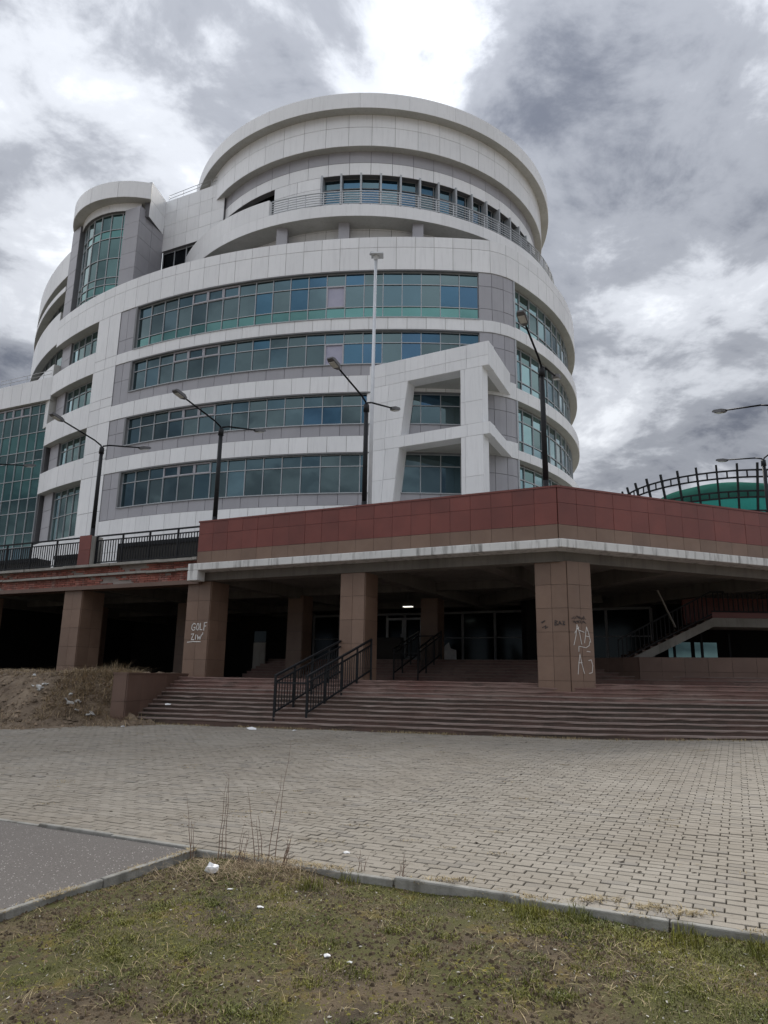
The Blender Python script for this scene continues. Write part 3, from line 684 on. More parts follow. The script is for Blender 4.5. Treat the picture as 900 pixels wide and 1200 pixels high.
def arcbox(fn, s0, s1, o0, o1, z0, z1, step=1.2):
    """curved slab between s0..s1, offsets o0 (inner) .. o1 (outer)"""
    n = max(1, int(math.ceil((s1-s0)/step))); m = MB()
    ss = [s0+(s1-s0)*i/n for i in range(n+1)]
    for s in ss:
        a, b = fn(s, o0), fn(s, o1); m.v += [(*b, z0), (*b, z1), (*a, z1), (*a, z0)]
    for i in range(n):
        k = 4*i
        for j in range(4): m.f.append((k+j, k+4+j, k+4+(j+1) % 4, k+(j+1) % 4))
    m.f += [(0, 1, 2, 3), tuple(4*n+q for q in (3, 2, 1, 0))]
    return m
def arc_panels(fn, s0, s1, z0, z1, parent, mat, width=1.17, zs=None, kind='cladding_panel', gap=.030, face=0.0, th=.045, start=None):
    n = max(1, round((s1-s0)/width)); cuts = [s0+(s1-s0)*i/n for i in range(n+1)]
    zs = zs or [z0, z1]
    for a, b in zip(cuts[:-1], cuts[1:]):
        for c, d in zip(zs[:-1], zs[1:]):
            mt = mat(c, a) if callable(mat) else mat
            piece(kind, arcbox(fn, a+gap/2, b-gap/2, face-th, face+random.gauss(0, .0025), c+gap/2, d-gap/2, .62), mt, parent)
def band(name, fn, s0, s1, z0, z1, depth, parent, mat, width=1.17, zs=None, face=0.0, lip=.0):
    o = arcbox(fn, s0, s1, face-depth, face-.03, z0+.004, z1-.004).build(name, MT['soffit'] if name.endswith('band') else MT['joint'], parent)
    arc_panels(fn, s0, s1, z0, z1, o, mat, width, zs, face=face)
    return o
def strip_window(fn, s0, s1, z0, z1, parent, rows, width=1.2, face=-.28, glassf=None, frame=None, bar=.055, ventcols=(), bigvent=(), scope='building', tilt=.006, dep=.07):
    """rows: list of z cuts; panes set behind a frame of mullions and transoms"""
    n = max(1, round((s1-s0)/width)); cuts = [s0+(s1-s0)*i/n for i in range(n+1)]
    fr = MB()
    for c in cuts:
        m = arcbox(fn, c-bar/2, c+bar/2, face-.03, face+dep, z0, z1, 9); fr.add(m.v, m.f)
    for zc in rows:
        m = arcbox(fn, s0, s1, face-.028, face+dep-.012, zc-bar/2, zc+bar/2, width); fr.add(m.v, m.f)
    o = fr.build('window_frame', frame or MT['alu'], parent)
    for i, (a, b) in enumerate(zip(cuts[:-1], cuts[1:])):
        for j, (c, d) in enumerate(zip(rows[:-1], rows[1:])):
            mt = glassf(i, j, n) if glassf else MT['glass']
            ta, tb = random.gauss(0, tilt), random.gauss(0, tilt)
            p1, p2 = fn(a+bar/2-.01, face+ta), fn(b-bar/2+.01, face-ta); q1, q2 = fn(a+bar/2-.01, face+ta-.03), fn(b-bar/2+.01, face-ta-.03)
            e = tb*.6
            mb = MB().hexa([(*p1, c+.01), (*p2, c+.01), (*q2, c+.01), (*q1, c+.01), (p1[0]+e, p1[1]+e, d-.01), (p2[0]+e, p2[1]+e, d-.01), (*q2, d-.01), (*q1, d-.01)])
            if (j == len(rows)-2 and i in ventcols) or ((i, j) in bigvent):
                # opening light with its own pale frame
                piece('pane', mb, MT['vent'] if (i, j) in bigvent else mt, o, scope)
                vf = MB(); w_ = .10
                for aa, bb, cc, dd in ((a, b, c, c+w_), (a, b, d-w_, d), (a, a+w_, c+w_, d-w_), (b-w_, b, c+w_, d-w_)):
                    m = arcbox(fn, aa+.02, bb-.02, face-.02, face+dep+.02, cc+.012, dd-.012, 9); vf.add(m.v, m.f)
                vf.build('vent_frame', MT['lilframe'], o)
            else: piece('pane', mb, mt, o, scope)
    return o
# solid core behind everything
core = arcbox(cv, -.0, 66, -9, -1.45, 5.44, 28.6, 1.5); core.build('core_wall', MT['joint'], BD)
wl = arcbox(cv, 6.7, 37.65, -1.5, -.36, 5.44, 26.6, 1.2).build('inner_wall', MT['joint'], BD)
SE = 62.0
# parapet band
band('parapet_band', cv, 0, SE, 26.58, 28.9, 1.3, BD, MT['white'], 1.2, [26.58, 28.15, 28.9])
HEAD = [26.58, 22.5, 18.4, 14.6]; FS = [23.3, 20.2, 16.35, 12.1]; RS = [23.35, 19.25, 15.2, 11.2]; BS = [24.15, 20.2, 16.2, 10.7]
for r in range(4):
    below = HEAD[r+1] if r < 3 else 5.44
    # left bay, wall pier, front strip, grey pier, right round strip
    band('bay_band', cv, 0, 6.8, below, BS[r], 1.3, BD, MT['white'], 1.13, None if r < 3 else [5.44, 8.0, 10.7])
    zs_w = [below, FS[r], HEAD[r]] if r == 0 else ([below, (below+FS[r])/2+.25, FS[r], HEAD[r]] if r < 3 else [5.44, 8.2, 10.4, 12.1, HEAD[r]])
    band('wall_panels', cv, 6.8, 9.3, below, HEAD[r], .4, BD, MT['white'], 1.25, zs_w)
    inset = band('wall_inset', cv, 9.3, 10.85, FS[r]-(.0 if r == 0 else .7), HEAD[r], .4, BD, MT['lilac'], .8, [FS[r]-(.0 if r == 0 else .7), FS[r]+1.0 if r < 3 else FS[r]+1.4, HEAD[r]], face=-.05)
    end = 35.0 if r < 2 else 27.9
    if r == 0: band('spandrel_band', cv, 9.3, 37.6, below, FS[r], .5, BD, MT['white'], 1.2)
    else:
        zl = FS[r]-.72
        zz = [below, zl] if r < 3 else [5.44, 9.2, zl]
        band('spandrel_band', cv, 9.3, 37.6 if r < 3 else 34, below, zl, .5, BD, MT['white'], 1.2, zz)
        band('lilac_strip', cv, 10.85, 35.0, zl, FS[r], .5, BD, MT['lilac'], 1.2, face=-.04)
    # jamb and head reveals of the recessed strip
    jb = arcbox(cv, 10.86, 11.02, -.36, .0, FS[r], HEAD[r]); jb.build('jamb', MT['dkframe'], BD)
    rows = [FS[r]+.04, FS[r]+.85, HEAD[r]-.92, HEAD[r]-.10] if r == 0 else [FS[r]+.04, HEAD[r]-.80, HEAD[r]-.08]
    def gl(i, j, n, r=r):
        if r == 0 and j == 0: return MT['glassgreen']
        q = (i*7+r*3+j) % 11
        if i > n*.38 and q in (2, 5, 6) and r < 3: return MT['glassblue']
        return MT['glass']
    n_front = round((35.0-11.02)/1.2)
    vents = (3, 4, 5) if r else (4, 5, 6)
    bigv = ((12, 1),) if r == 0 else (((12, 0),) if r == 1 else ())
    strip_window(cv, 11.02, 35.0, FS[r], HEAD[r], BD, rows, 1.2, -.26, gl, None, .048, vents, bigv)
    # sill
    sl = arcbox(cv, 11.0, 35.02, -.3, .05, FS[r]-.02, FS[r]+.035); sl.build('sill', MT['alu'], BD)
    hd = arcbox(cv, 11.0, 35.0, -.32, -.002, HEAD[r]-.07, HEAD[r]-.006); hd.build('window_head', MT['dkframe'], BD)
    # grey pier round the corner
    band('corner_pier', cv, 35.0, 37.6, RS[r] if r else FS[0], HEAD[r], .5, BD, MT['lilac'], .87, [RS[r] if r else FS[0], RS[r]+.75, RS[r]+2.3, HEAD[r]], face=-.06)
    # right round part
    zb = below if r < 3 else 5.44
    band('round_band', cv, 37.6, SE, zb, RS[r], .9, BD, MT['white'], 1.25)
    rr_ = [RS[r]+.05, RS[r]+.92, HEAD[r]-.95, HEAD[r]-.12]
    strip_window(cv, 37.75, SE, RS[r], HEAD[r], BD, rr_, 1.22, -.62, lambda i, j, n: MT['glassright'] if (i+j) % 3 else MT['glassteal'], MT['alu'], .06)
    arcbox(cv, 37.6, 37.75, -.85, -.02, RS[r], HEAD[r]).build('jamb', MT['alu'], BD)
    # left bay glazing and its grey end pier
    band('bay_pier', cv, .15, 1.75, BS[r], HEAD[r], .6, BD, MT['lilac'], 1.6, [BS[r], (BS[r]+HEAD[r])/2, HEAD[r]] if r < 3 else [BS[r], BS[r]+1.3, BS[r]+2.6, HEAD[r]], face=-.5)
    rb = [BS[r]+.05, HEAD[r]-.75, HEAD[r]-.06] if r < 3 else [BS[r]+.05, BS[r]+1.9, HEAD[r]-.6, HEAD[r]-.06]
    strip_window(cv, 1.8, 6.75, BS[r], HEAD[r], BD, rb, .99, -.72, lambda i, j, n: MT['glassteal'] if i else MT['glassright'], MT['alu'], .05)
    arcbox(cv, 6.72, 6.80, -1.2, -.02, BS[r], HEAD[r]).build('jamb', MT['white'], BD)
# roof surface
rf = MB(); poly = [cv(s, -.6) for s in np.arange(-38, 66, 2.0)]; rf.v = [(x, y, 28.45) for x, y in poly]; rf.f = [tuple(range(len(poly)))]
rf.build('roof', MT['conc'], BD)
# far left curved wing, seen past the stair tower
R1b = R1-.02
def cw1(s, off=0.0):
    th = TH0+s/R1b; return (C1.x+(R1b+off)*math.sin(th), C1.y-(R1b+off)*math.cos(th))
arcbox(cw1, -30, -.05, -4, -.7, 5.44, 28.9, 1.5).build('wing_core', MT['joint'], BD); arcbox(cw1, -30, .45, -4, -.7, 28.9, 34.6, 1.5).build('wing_core', MT['joint'], BD)
for z0_, z1_, of in ((32.7, 34.9, 0), (31.3, 31.75, .05), (26.9, 29.7, 0), (20, 25.2, 0)):
    band('wing_band', cw1, -30, .48 if z0_ > 29 else -.03, z0_, z1_, .7, BD, MT['white'], 1.6, None, of)
for z0_, z1_ in ((31.75, 32.7), (29.7, 31.3), (25.2, 26.9)):
    strip_window(cw1, -30, .45 if z0_ > 29 else -.05, z0_, z1_, BD, [z0_+.03, z1_-.05], 1.6, -.6, lambda i, j, n: MT['glassteal'], MT['dkframe'], .08)
# left low wing with green curtain wall
W0 = Vector((-26.2, 51.75, 0)); Wd = Vector((-31.1+26.4, 53.7-51.5, 0)).normalized()
def lwf(s, off=0.0):   # s runs to the right so that outward is towards the viewer
    p = W0-Wd*s; nn = Vector((-Wd.y, Wd.x, 0)); nn = nn if nn.y < 0 else -nn; p = p+nn*off; return (p.x, p.y)
arcbox(lwf, -20, 0, -8, -.4, 5.44, 23.9, 20).build('left_wing_core', MT['joint'], BD)
band('left_wing_band', lwf, -20, .25, 22.2, 24.1, .5, BD, MT['white'], 1.15)
rws = [5.5, 8.9, 10.7, 11.75, 13.4, 14.5, 16.0, 17.5, 18.3, 19.8, 21.3, 22.1]
cg = {0: 'glass', 1: 'glassgreen', 2: 'glassgreen', 3: 'glass', 4: 'glassteal', 5: 'glassgreen', 6: 'glassgreen', 7: 'glassteal', 8: 'glass', 9: 'glassteal', 10: 'glassteal'}
cg = {0: 'glass', 1: 'glass', 2: 'glassteal', 3: 'glassteal', 4: 'glassteal', 5: 'glassgreen', 6: 'glassgreen', 7: 'glassteal', 8: 'glassgreen', 9: 'glassteal', 10: 'glassteal'}
strip_window(lwf, -20, -.15, 5.5, 22.2, BD, rws, 1.0, -.35, lambda i, j, n: MT[cg[j]], MT['alu'], .05, (13, 14, 15, 16, 17))
rl = MB()
for s in np.arange(-20, 0, 1.9): rl.tube((*lwf(s, -.15), 24.1), (*lwf(s, -.15), 24.75), .025, n=5)
for z in (24.45, 24.75): rl.tube((*lwf(-20, -.15), z), (*lwf(-.1, -.15), z), .02, n=5)
rl.build('roof_railing', MT['steel'], BD)

# stair tower
TC = Vector((-19.8, 53.2, 0))
def tw(Rad):
    def f(s, off=0.0):
        th = s/Rad; return (TC.x+(Rad+off)*math.sin(th), TC.y-(Rad+off)*math.cos(th))
    return f
t5 = tw(5.2)
arcbox(t5, R(-110)*5.2, R(6)*5.2, -1.5, -.12, 28.4, 37.5, .6).build('tower_core', MT['joint'], BD)
tz = [28.4, 29.3, 30.05, 30.65, 32.25, 34.0, 34.7, 36.05]
strip_window(t5, R(-78)*5.2, R(4)*5.2, 28.4, 36.1, BD, tz, .95, -.03, lambda i, j, n: MT['glassgreen'] if j in (1, 5) else (MT['glassright'] if i < 3 else MT['glassteal']), MT['alu'], .05)
band('tower_collar', t5, R(-100)*5.2, R(9)*5.2, 36.08, 37.2, .6, BD, MT['white'], 2.5, None, .25)
band('tower_visor_band', tw(6.2), R(-100)*6.2, R(16)*6.2, 36.75, 38.15, 2.2, BD, MT['white'], 2.6)
m = MB(); m.prism([(-20.1, 47.75), (-18.75, 47.15), (-17.82, 50.1), (-19.4, 50.9)], 28.4, 36.1); pr = m.build('tower_pier', MT['joint'], BD)
quad_tiles('cladding_panel', [(-20.1, 47.75, 28.4), (-18.75, 47.15, 28.4), (-18.75, 47.15, 36.1), (-20.1, 47.75, 36.1)], [0, 1], lin(6), MT['lilac'], pr, .02, .03, 'building')
quad_tiles('cladding_panel', [(-18.75, 47.15, 28.4), (-17.82, 50.0, 28.4), (-17.82, 50.0, 36.1), (-18.75, 47.15, 36.1)], [0, .5, 1], lin(6), MT['lilac'], pr, .02, .03, 'building')
lpier = arcbox(cv, .5, 1.95, -1.6, -.05, 28.75, 36.55, 1).build('tower_pier', MT['joint'], BD)
arc_panels(cv, .5, 1.95, 28.75, 36.55, lpier, MT['lilac'], 1.5, [28.75+1.3*i for i in range(7)], face=-.02)
# white wall between tower and drum, with a window at its foot
wa, wb, wc = Vector((-17.85, 49.95, 0)), Vector((-12.5, 47.35, 0)), Vector((-18.25, 47.6, 0))
def wallseg(a, b, z0, z1, nu, vs, par=BD):
    d_ = (b-a).normalized(); s_ = Vector((-d_.y, d_.x, 0))
    m = MB(); m.prism([a[:2], b[:2], (b+s_*.4)[:2], (a+s_*.4)[:2]], z0, z1); o = m.build('upper_wall', MT['joint'], par)
    quad_tiles('cladding_panel', [(*a[:2], z0), (*b[:2], z0), (*b[:2], z1), (*a[:2], z1)], lin(nu), vs, MT['white'], o, .02, .03, 'building'); return o
wallseg(wa, wb, 34.0, 38.5, 5, lin(4))
wallseg(wc, wa, 35.5, 38.5, 1, lin(2))
def wf(s, off=0.0):
    d_ = (wb-wa).normalized(); p = wa+d_*s+Vector((d_.y, -d_.x, 0))*off; return (p.x, p.y)
strip_window(wf, 0, 5.9, 29.5, 34.0, BD, [29.5, 31.0, 32.4, 33.9], 1.1, -.25, lambda i, j, n: MT['darkglass'], MT['alu'], .06)
m = MB(); m.prism([(-18.2, 47.7), (-17.8, 50.2), (-12.4, 47.6), (-10, 53), (-18, 54)], 38.1, 38.4); m.build('tower_roof', MT['conc'], BD)
rl = MB()
for a_, b_ in ((wa+Vector((.15, .15, 0)), wb),):
    for z in (38.9, 39.2): rl.tube((*a_[:2], z), (*b_[:2], z), .022, n=5)
    for i in range(5): q = a_.lerp(b_, i/4); rl.tube((*q[:2], 38.4), (*q[:2], 39.2), .022, n=5)
rl.build('roof_railing', MT['steel'], BD)

# round top storey
DC = Vector((-1.4, 56.3, 0))
def ring(Rad, c=DC):
    def f(s, off=0.0):
        th = s/Rad; return (c.x+(Rad+off)*math.sin(th), c.y-(Rad+off)*math.cos(th))
    return f
def rs(Rad, a, b): return R(a)*Rad, R(b)*Rad
RD = 14.1; f1 = ring(RD)
arcbox(f1, *rs(RD, -180, 180), -1.8, -.5, 28.5, 40, 1.2).build('drum_core', MT['joint'], BD)
# wall below, windows, wall and lilac strip above
band('drum_wall', f1, *rs(RD, -120, 115), 28.5, 33.0, .5, BD, MT['white'], 1.5, [28.5, 30.9, 33.0])
band('drum_wall', f1, *rs(RD, -28.4, -13.2), 33.0, 35.2, .5, BD, MT['white'], 1.72, [33.0, 34.3, 35.2])
arcbox(f1, *rs(RD, -120, -28.4), -.6, -.45, 33.0, 35.2, 1).build('slit_glazing', MT['darkglass'], BD)
band('drum_wall', f1, *rs(RD, -120, 115), 35.2, 36.15, .5, BD, MT['white'], 1.5)
band('drum_lilac', f1, *rs(RD, -120, 115), 36.15, 37.1, .5, BD, MT['lilac'], 1.5)
s0, s1 = rs(RD, -13.2, 100)
strip_window(f1, s0, s1, 32.2, 35.2, BD, [32.2, 33.0, 34.4, 35.15], 1.35, -.42, lambda i, j, n: MT['glassblue'] if (i+j) % 2 else MT['glass'], MT['dkframe'], .06)
for i in range(24):
    s = s0+i*1.36
    if s > s1: break
    arcbox(f1, s-.06, s+.06, -.45, .12, 32.9, 35.27, 9).build('fin', MT['alu'], BD)
arcbox(f1, s0-.1, s0+.05, -.45, .04, 33.0, 35.2, 9).build('jamb', MT['dkframe'], BD)
f2 = ring(14.65)
band('drum_upper_band', f2, *rs(14.65, -125, 120), 37.05, 40.0, 1.6, BD, MT['white'], 1.62, [37.05, 38.55, 40.0])
f3 = ring(15.3)
vis = arcbox(f3, *rs(15.3, -130, 125), -2.2, -.03, 39.55, 40.75, .9).build('roof_visor', MT['soffit'], BD)
arc_panels(f3, *rs(15.3, -130, 125), 39.55, 40.75, vis, MT['white'], 3.4, gap=.012)
rt = MB(); rt.v = [(*f3(s, -.1), 40.7) for s in np.linspace(*rs(15.3, -175, 175), 60)]; rt.f = [tuple(range(60))]; rt.build('drum_roof', MT['conc'], BD)
# balcony ring
BC = Vector((-1.6, 56.8, 0)); fb = ring(16.0, BC)
bs = arcbox(fb, *rs(16, -85, 88), -3.2, -.03, 31.0, 31.75, .9).build('balcony_slab', MT['soffit'], BD)
arc_panels(fb, *rs(16, -85, 88), 31.0, 31.85, bs, MT['white'], 3.2, gap=.01)
bp = arcbox(fb, *rs(16, -85, -24), -.25, -.03, 31.8, 33.05, .9).build('balcony_parapet', MT['white'], BD)
arc_panels(fb, *rs(16, -85, -24), 31.85, 33.05, bp, MT['white'], 3.3, gap=.008)
br = MB(); a0_, a1_ = rs(16, -23.7, 86)
for z in np.linspace(32.05, 32.95, 6):
    m = arcbox(fb, a0_, a1_, -.19, -.14 if z < 32.9 else -.11, z-.018, z+.022, .8); br.add(m.v, m.f)
bro = br.build('balcony_rail', MT['steel'], BD)
for s in np.arange(a0_, a1_, 1.28): p = fb(s, -.17); MB().tube((*p, 31.8), (*p, 32.97), .035, n=6).build('rail_post', MT['steel'], bro)
for px_, Y_ in ((-7.15, 42.6), (-2.95, 41.9), (1.95, 41.9)):
    MB().box((px_, Y_, 29.7), (.72, .72, 2.7)).build('balcony_column', MT['lilac'], BD)

# projecting angular frame at the right end of the strips
A, B, Cq = Vector((-.92, 40.05, 0)), Vector((5.65, 36.4, 0)), Vector((7.62, 40.75, 0))
ab = (B-A).normalized(); abn = Vector((ab.y, -ab.x, 0)); LAB = (B-A).length
prow = empty('projecting_frame', (0, 0, 0)); prow.parent = BD; prow.location = -wloc(BD)
def F(t, z, dep=0.0): p = A+ab*t-abn*dep; return Vector((p.x, p.y, z))
def slab(name, q, th, us, vs_, mat=MT['white']):
    """q given as (t,z) corners bl, br, tr, tl on the front plane; th = thickness inward"""
    m = MB(); f_ = [F(t, z) for t, z in q]; b_ = [F(t, z, th) for t, z in q]
    m.add(f_+b_, [(0, 1, 2, 3), (7, 6, 5, 4), (0, 4, 5, 1), (1, 5, 6, 2), (2, 6, 7, 3), (3, 7, 4, 0)])
    o = m.build(name, MT['white'], prow)
    quad_tiles('cladding_panel', f_, us, vs_, mat, o, .022, .03, 'building'); return o
slab('frame_beam', [(2.5, 18.6), (LAB, 18.6), (LAB, 20.05), (-.2, 20.05)] if False else [(-.25, 18.6), (LAB, 18.6), (LAB, 20.05), (-.25, 20.05)], .9, lin(6), [0, .42, 1])
slab('frame_wall', [(-.25, 15.3), (2.09, 15.3), (2.52, 18.598), (-.25, 18.598)], .9, [0, .55, 1], [0, .33, .68, 1])
slab('frame_beam', [(-.25, 14.6), (LAB, 14.6), (LAB, 15.298), (-.25, 15.298)], .9, lin(6), [0, 1])
slab('frame_wall', [(-.25, 5.44), (.9, 5.44), (2.0, 14.598), (-.25, 14.598)], .9, [0, .6, 1], [0, .2, .4, .6, .8, 1])
slab('frame_column', [(5.84, 15.3), (7.15, 15.3), (7.15, 18.598), (5.84, 18.598)], .8, [0, .2, 1], [0, .4, 1])
slab('frame_column', [(5.84, 5.44), (7.15, 5.44), (7.15, 14.598), (5.84, 14.598)], .8, [0, .2, 1], [0, .25, .5, .75, 1])
bc = (Cq-B).normalized()
def side(z0, z1):
    m = MB(); nn = Vector((bc.y, -bc.x, 0)); i_ = -nn*.45
    B2, C2_ = B+ab*.0, Cq
    m.prism([B2[:2], C2_[:2], (C2_+i_)[:2], (B2+i_+bc*.3)[:2]], z0, z1)
    o = m.build('frame_return', MT['white'], prow)
    quad_tiles('cladding_panel', [(*B2[:2], z0), (*C2_[:2], z0), (*C2_[:2], z1), (*B2[:2], z1)], lin(3), [0, 1], MT['white'], o, .022, .03, 'building')
side(18.602, 20.048); side(14.602, 15.296)
# floors closing the triangle, so the undersides show
for z in (18.62, 14.62, 19.9):
    m = MB(); m.prism([F(.0, 0, .5)[:2], F(LAB-.5, 0, .5)[:2], (Cq-bc*.3)[:2], cv(34, -.2), cv(31, -.2)], z, z+.12); m.build('frame_floor', MT['soffit'], prow)

# ------------------------------------------------------------------ round skylight behind the right wing
DK = Vector((16.9, 34.5, 0)); DZ = -.95
dome = empty('skylight_dome', (DK.x, DK.y, 5.44), 'green glass skylight dome rising behind the red parapet', 'dome')
def ringp(r, th, z): return (DK.x+r*math.sin(th), DK.y-r*math.cos(th), z+(DZ if z > 6 else 0))
def revolve(prof, n=48):
    m = MB()
    for i in range(n):
        for r, z in prof: m.v.append(ringp(r, 2*math.pi*i/n, z))
    k = len(prof)
    for i in range(n):
        for j in range(k-1): m.f.append((i*k+j, ((i+1) % n)*k+j, ((i+1) % n)*k+j+1, i*k+j+1))
    return m
revolve([(3.7, 5.44), (3.7, 9.9)]).build('drum_base', MT['red'], dome); revolve([(4.02, 5.44), (4.02, 7.3), (3.7, 7.3)]).build('drum_plinth', MT['conc'], dome)
revolve([(3.75, 9.9), (3.7, 10.85)]).build('lower_glazing', MT['dometeal'], dome)
revolve([(3.76, 10.78), (3.70, 10.95), (3.45, 11.3), (2.9, 11.65), (1.9, 11.95), (.8, 12.1), (.01, 12.12)]).build('upper_glazing', MT['domegreen'], dome, True)
perg = empty('ring_trellis', (DK.x, DK.y-4.6, 5.44), 'black steel trellis of upright posts and double rings around the dome', 'trellis')
for i in range(36):
    th = 2*math.pi*(i+.3)/36; lean = .35
    MB().bar(ringp(3.95, th, 8.2), ringp(4.78, th, 12.05), .085, .085).build('upright', MT['black'], perg)
for z, rr_ in ((11.75, 4.66), (11.45, 4.60), (10.85, 4.47), (10.58, 4.42), (10.0, 4.29), (9.74, 4.24)):
    m = MB(); n = 72
    for i in range(n): m.bar(ringp(rr_, 2*math.pi*i/n, z), ringp(rr_, 2*math.pi*(i+1)/n, z), .05, .07)
    m.build('ring_rail', MT['black'], perg)
tk = MB()
for z0_, z1_, rk in ((11.45, 11.75, 4.63), (10.58, 10.85, 4.45), (9.74, 10.0, 4.27)):
    for i in range(72):
        th = 2*math.pi*(i+.6)/72; tk.bar(ringp(rk, th, z0_), ringp(rk, th, z1_), .05, .05)
o = tk.build('ring_spacers', MT['black'], perg); o['kind'] = 'stuff'

# ------------------------------------------------------------------ lamps
def lamp(x, y, d, label, zj=10.2, L_=2.15, rise=.55, swing=0.0):
    t = empty('street_lamp', (x, y, 5.44), label, 'street lamp', 'black twin-arm lamps on the terrace')
    MB().tube((x, y, 5.44), (x, y, 7.0), .105, .085, 10).build('pole_base', MT['black'], t, True)
    MB().tube((x, y, 7.0), (x, y, zj-.1), .082, .07, 10).build('pole', MT['black'], t, True)
    MB().tube((x, y, zj-.22), (x, y, zj+.02), .10, .09, 10).build('pole_cap', MT['black'], t, True)
    for s in (1, -1):
        dv = Vector((d[0], d[1], 0)).normalized()*s
        pts = [Vector((x, y, zj-.05)), Vector((x, y, zj+.1))+dv*.05, Vector((x, y, zj+.22))+dv*.35, Vector((x, y, zj+rise))+dv*(L_-.35)]
        m = MB()
        for a_, b_ in zip(pts[:-1], pts[1:]): m.tube(a_, b_, .03, .028, 7)
        arm = m.build('arm', MT['blackarm'], t, True)
        h0 = pts[-1]; dd = (pts[-1]-pts[-2]).normalized(); sd = dd.cross(Vector((0, 0, 1))).normalized(); up = sd.cross(dd)
        def fr_(l, w_, h_): return [h0+dd*l+sd*a*w_+up*b*h_ for a, b in ((-1, -.5), (1, -.5), (1, .5), (-1, .5))]
        secs = [fr_(-.04, .05, .07), fr_(.1, .11, .12), fr_(.42, .12, .10), fr_(.52, .09, .05)]
        m = MB()
        for q in secs: m.v += [tuple(p) for p in q]
        for i in range(3):
            for j in range(4): m.f.append((4*i+j, 4*i+(j+1) % 4, 4*i+4+(j+1) % 4, 4*i+4+j))
        m.f += [(3, 2, 1, 0), (12, 13, 14, 15)]
        hd = m.build('lamp_head', MT['lampgrey'], t)
        m = MB(); q = [h0+dd*l+sd*w_-up*.058 for l, w_ in ((.12, -.085), (.40, -.09), (.40, .09), (.12, .085))]; q2 = [p-up*.018 for p in q]
        m.hexa([*q2, *q]); m.build('lens', MT['lens'], hd)
    return t
dl = (-.51, -.86)
lamp(-11.04, 26.45, dl, 'black twin-arm lamp behind the brick-red railing pier at left')
lamp(-5.86, 24.05, dl, 'black twin-arm lamp over the left end of the red parapet')
lamp(-.62, 21.5, (-.46, -.89), 'black twin-arm lamp beside the tall pale mast, above the red parapet')
lamp(4.42, 18.75, (-.43, -.90), 'black twin-arm lamp above the bend of the red parapet', 10.28)
lamp(12.65, 21.9, (.36, -.93), 'near twin-arm lamp at the right picture edge, upper arm', 10.5)
lamp(15.5, 27.8, (.36, -.93), 'twin-arm lamp by the green dome, lower arm at the right edge', 10.55)
lamp(-17.2, 29.3, dl, 'twin-arm lamp at the left picture edge, only one arm showing')
mast = empty('floodlight_mast', (-.5, 26, 5.44), 'tall slim pale grey mast with a flat floodlight in front of the facade', 'mast')
MB().tube((-.56, 26, 5.44), (-.5, 26, 18.35), .085, .06, 10).build('mast_pole', MT['galv'], mast, True)
m = MB(); m.tube((-.5, 26, 18.3), (-.5, 26, 18.46), .075, .13, 10); m.box((-.44, 25.95, 18.50), (.50, .40, .06)); m.box((-.66, 25.9, 18.55), (.16, .24, .05), .3)
m.build('floodlight', MT['galv'], mast)

# ------------------------------------------------------------------ railings
def rail_run(name, label, p0, p1, z0, H, spacing, parent=None, post_every=1.45, cat='railing', group=None):
    t = empty(name, (p0[0], p0[1], z0), label, cat, group)
    p0, p1 = Vector((p0[0], p0[1], 0)), Vector((p1[0], p1[1], 0)); L_ = (p1-p0).length; d = (p1-p0)/L_; rz = math.atan2(d.y, d.x)
    fr = MB()
    for z, w_, h_ in ((z0+H, .07, .05), (z0+H-.17, .04, .04), (z0+.13, .04, .04)): fr.bar(p0+Vector((0, 0, z)), p1+Vector((0, 0, z)), w_, h_)
    fr.build('rails', MT['black'], t)
    n = max(1, round(L_/post_every)); pmsh = MB().box((0, 0, H/2), (.055, .055, H)).mesh('post'); pmsh.materials.append(MT['black'])
    bmsh = MB().box((0, 0, (H-.3)/2+.13), (.026, .026, H-.3)).mesh('baluster'); bmsh.materials.append(MT['black'])
    for i in range(n+1):
        o = bpy.data.objects.new('post', pmsh); COL.objects.link(o); o.parent = t; q = p0+d*(L_*i/n)-Vector(t.location); o.location = (q.x, q.y, 0); o.rotation_euler.z = rz
    k = int(L_/spacing)
    for i in range(k):
        o = bpy.data.objects.new('baluster', bmsh); COL.objects.link(o); o.parent = t; q = p0+d*(L_*(i+.5)/k)-Vector(t.location); o.location = (q.x, q.y, 0); o.rotation_euler.z = rz
    return t
rail_run('terrace_railing', 'black metal railing between the tiled pier and the red parapet', Lp(-17.15, .5)[:2], Lp(-TL-.06, .5)[:2], 5.5, 1.12, .125)
rail_run('terrace_railing', 'black metal railing left of the tiled pier on the brick edge', Lp(-25.0, .5)[:2], Lp(-17.85, .5)[:2], 5.5, 1.12, .125)
pier = empty('railing_pier', Lp(-17.5, .5, 5.5), 'small red-brown tiled pier between the two terrace railings', 'pier')
pcn = [Lp(-17.8, .28), Lp(-17.2, .28), Lp(-17.2, .8), Lp(-17.8, .8)]
m = MB(); m.prism([p[:2] for p in pcn], 5.5, 6.62); po = m.build('pier_core', MT['conc'], pier)
quad_tiles('pier_tile', [(*pcn[0][:2], 5.5), (*pcn[1][:2], 5.5), (*pcn[1][:2], 6.64), (*pcn[0][:2], 6.64)], [0, 1], [0, .52, 1], MT['red'], po, scope='pier')
quad_tiles('pier_tile', [(*pcn[3][:2], 5.5), (*pcn[0][:2], 5.5), (*pcn[0][:2], 6.64), (*pcn[3][:2], 6.64)], [0, 1], [0, .52, 1], MT['red'], po, scope='pier')
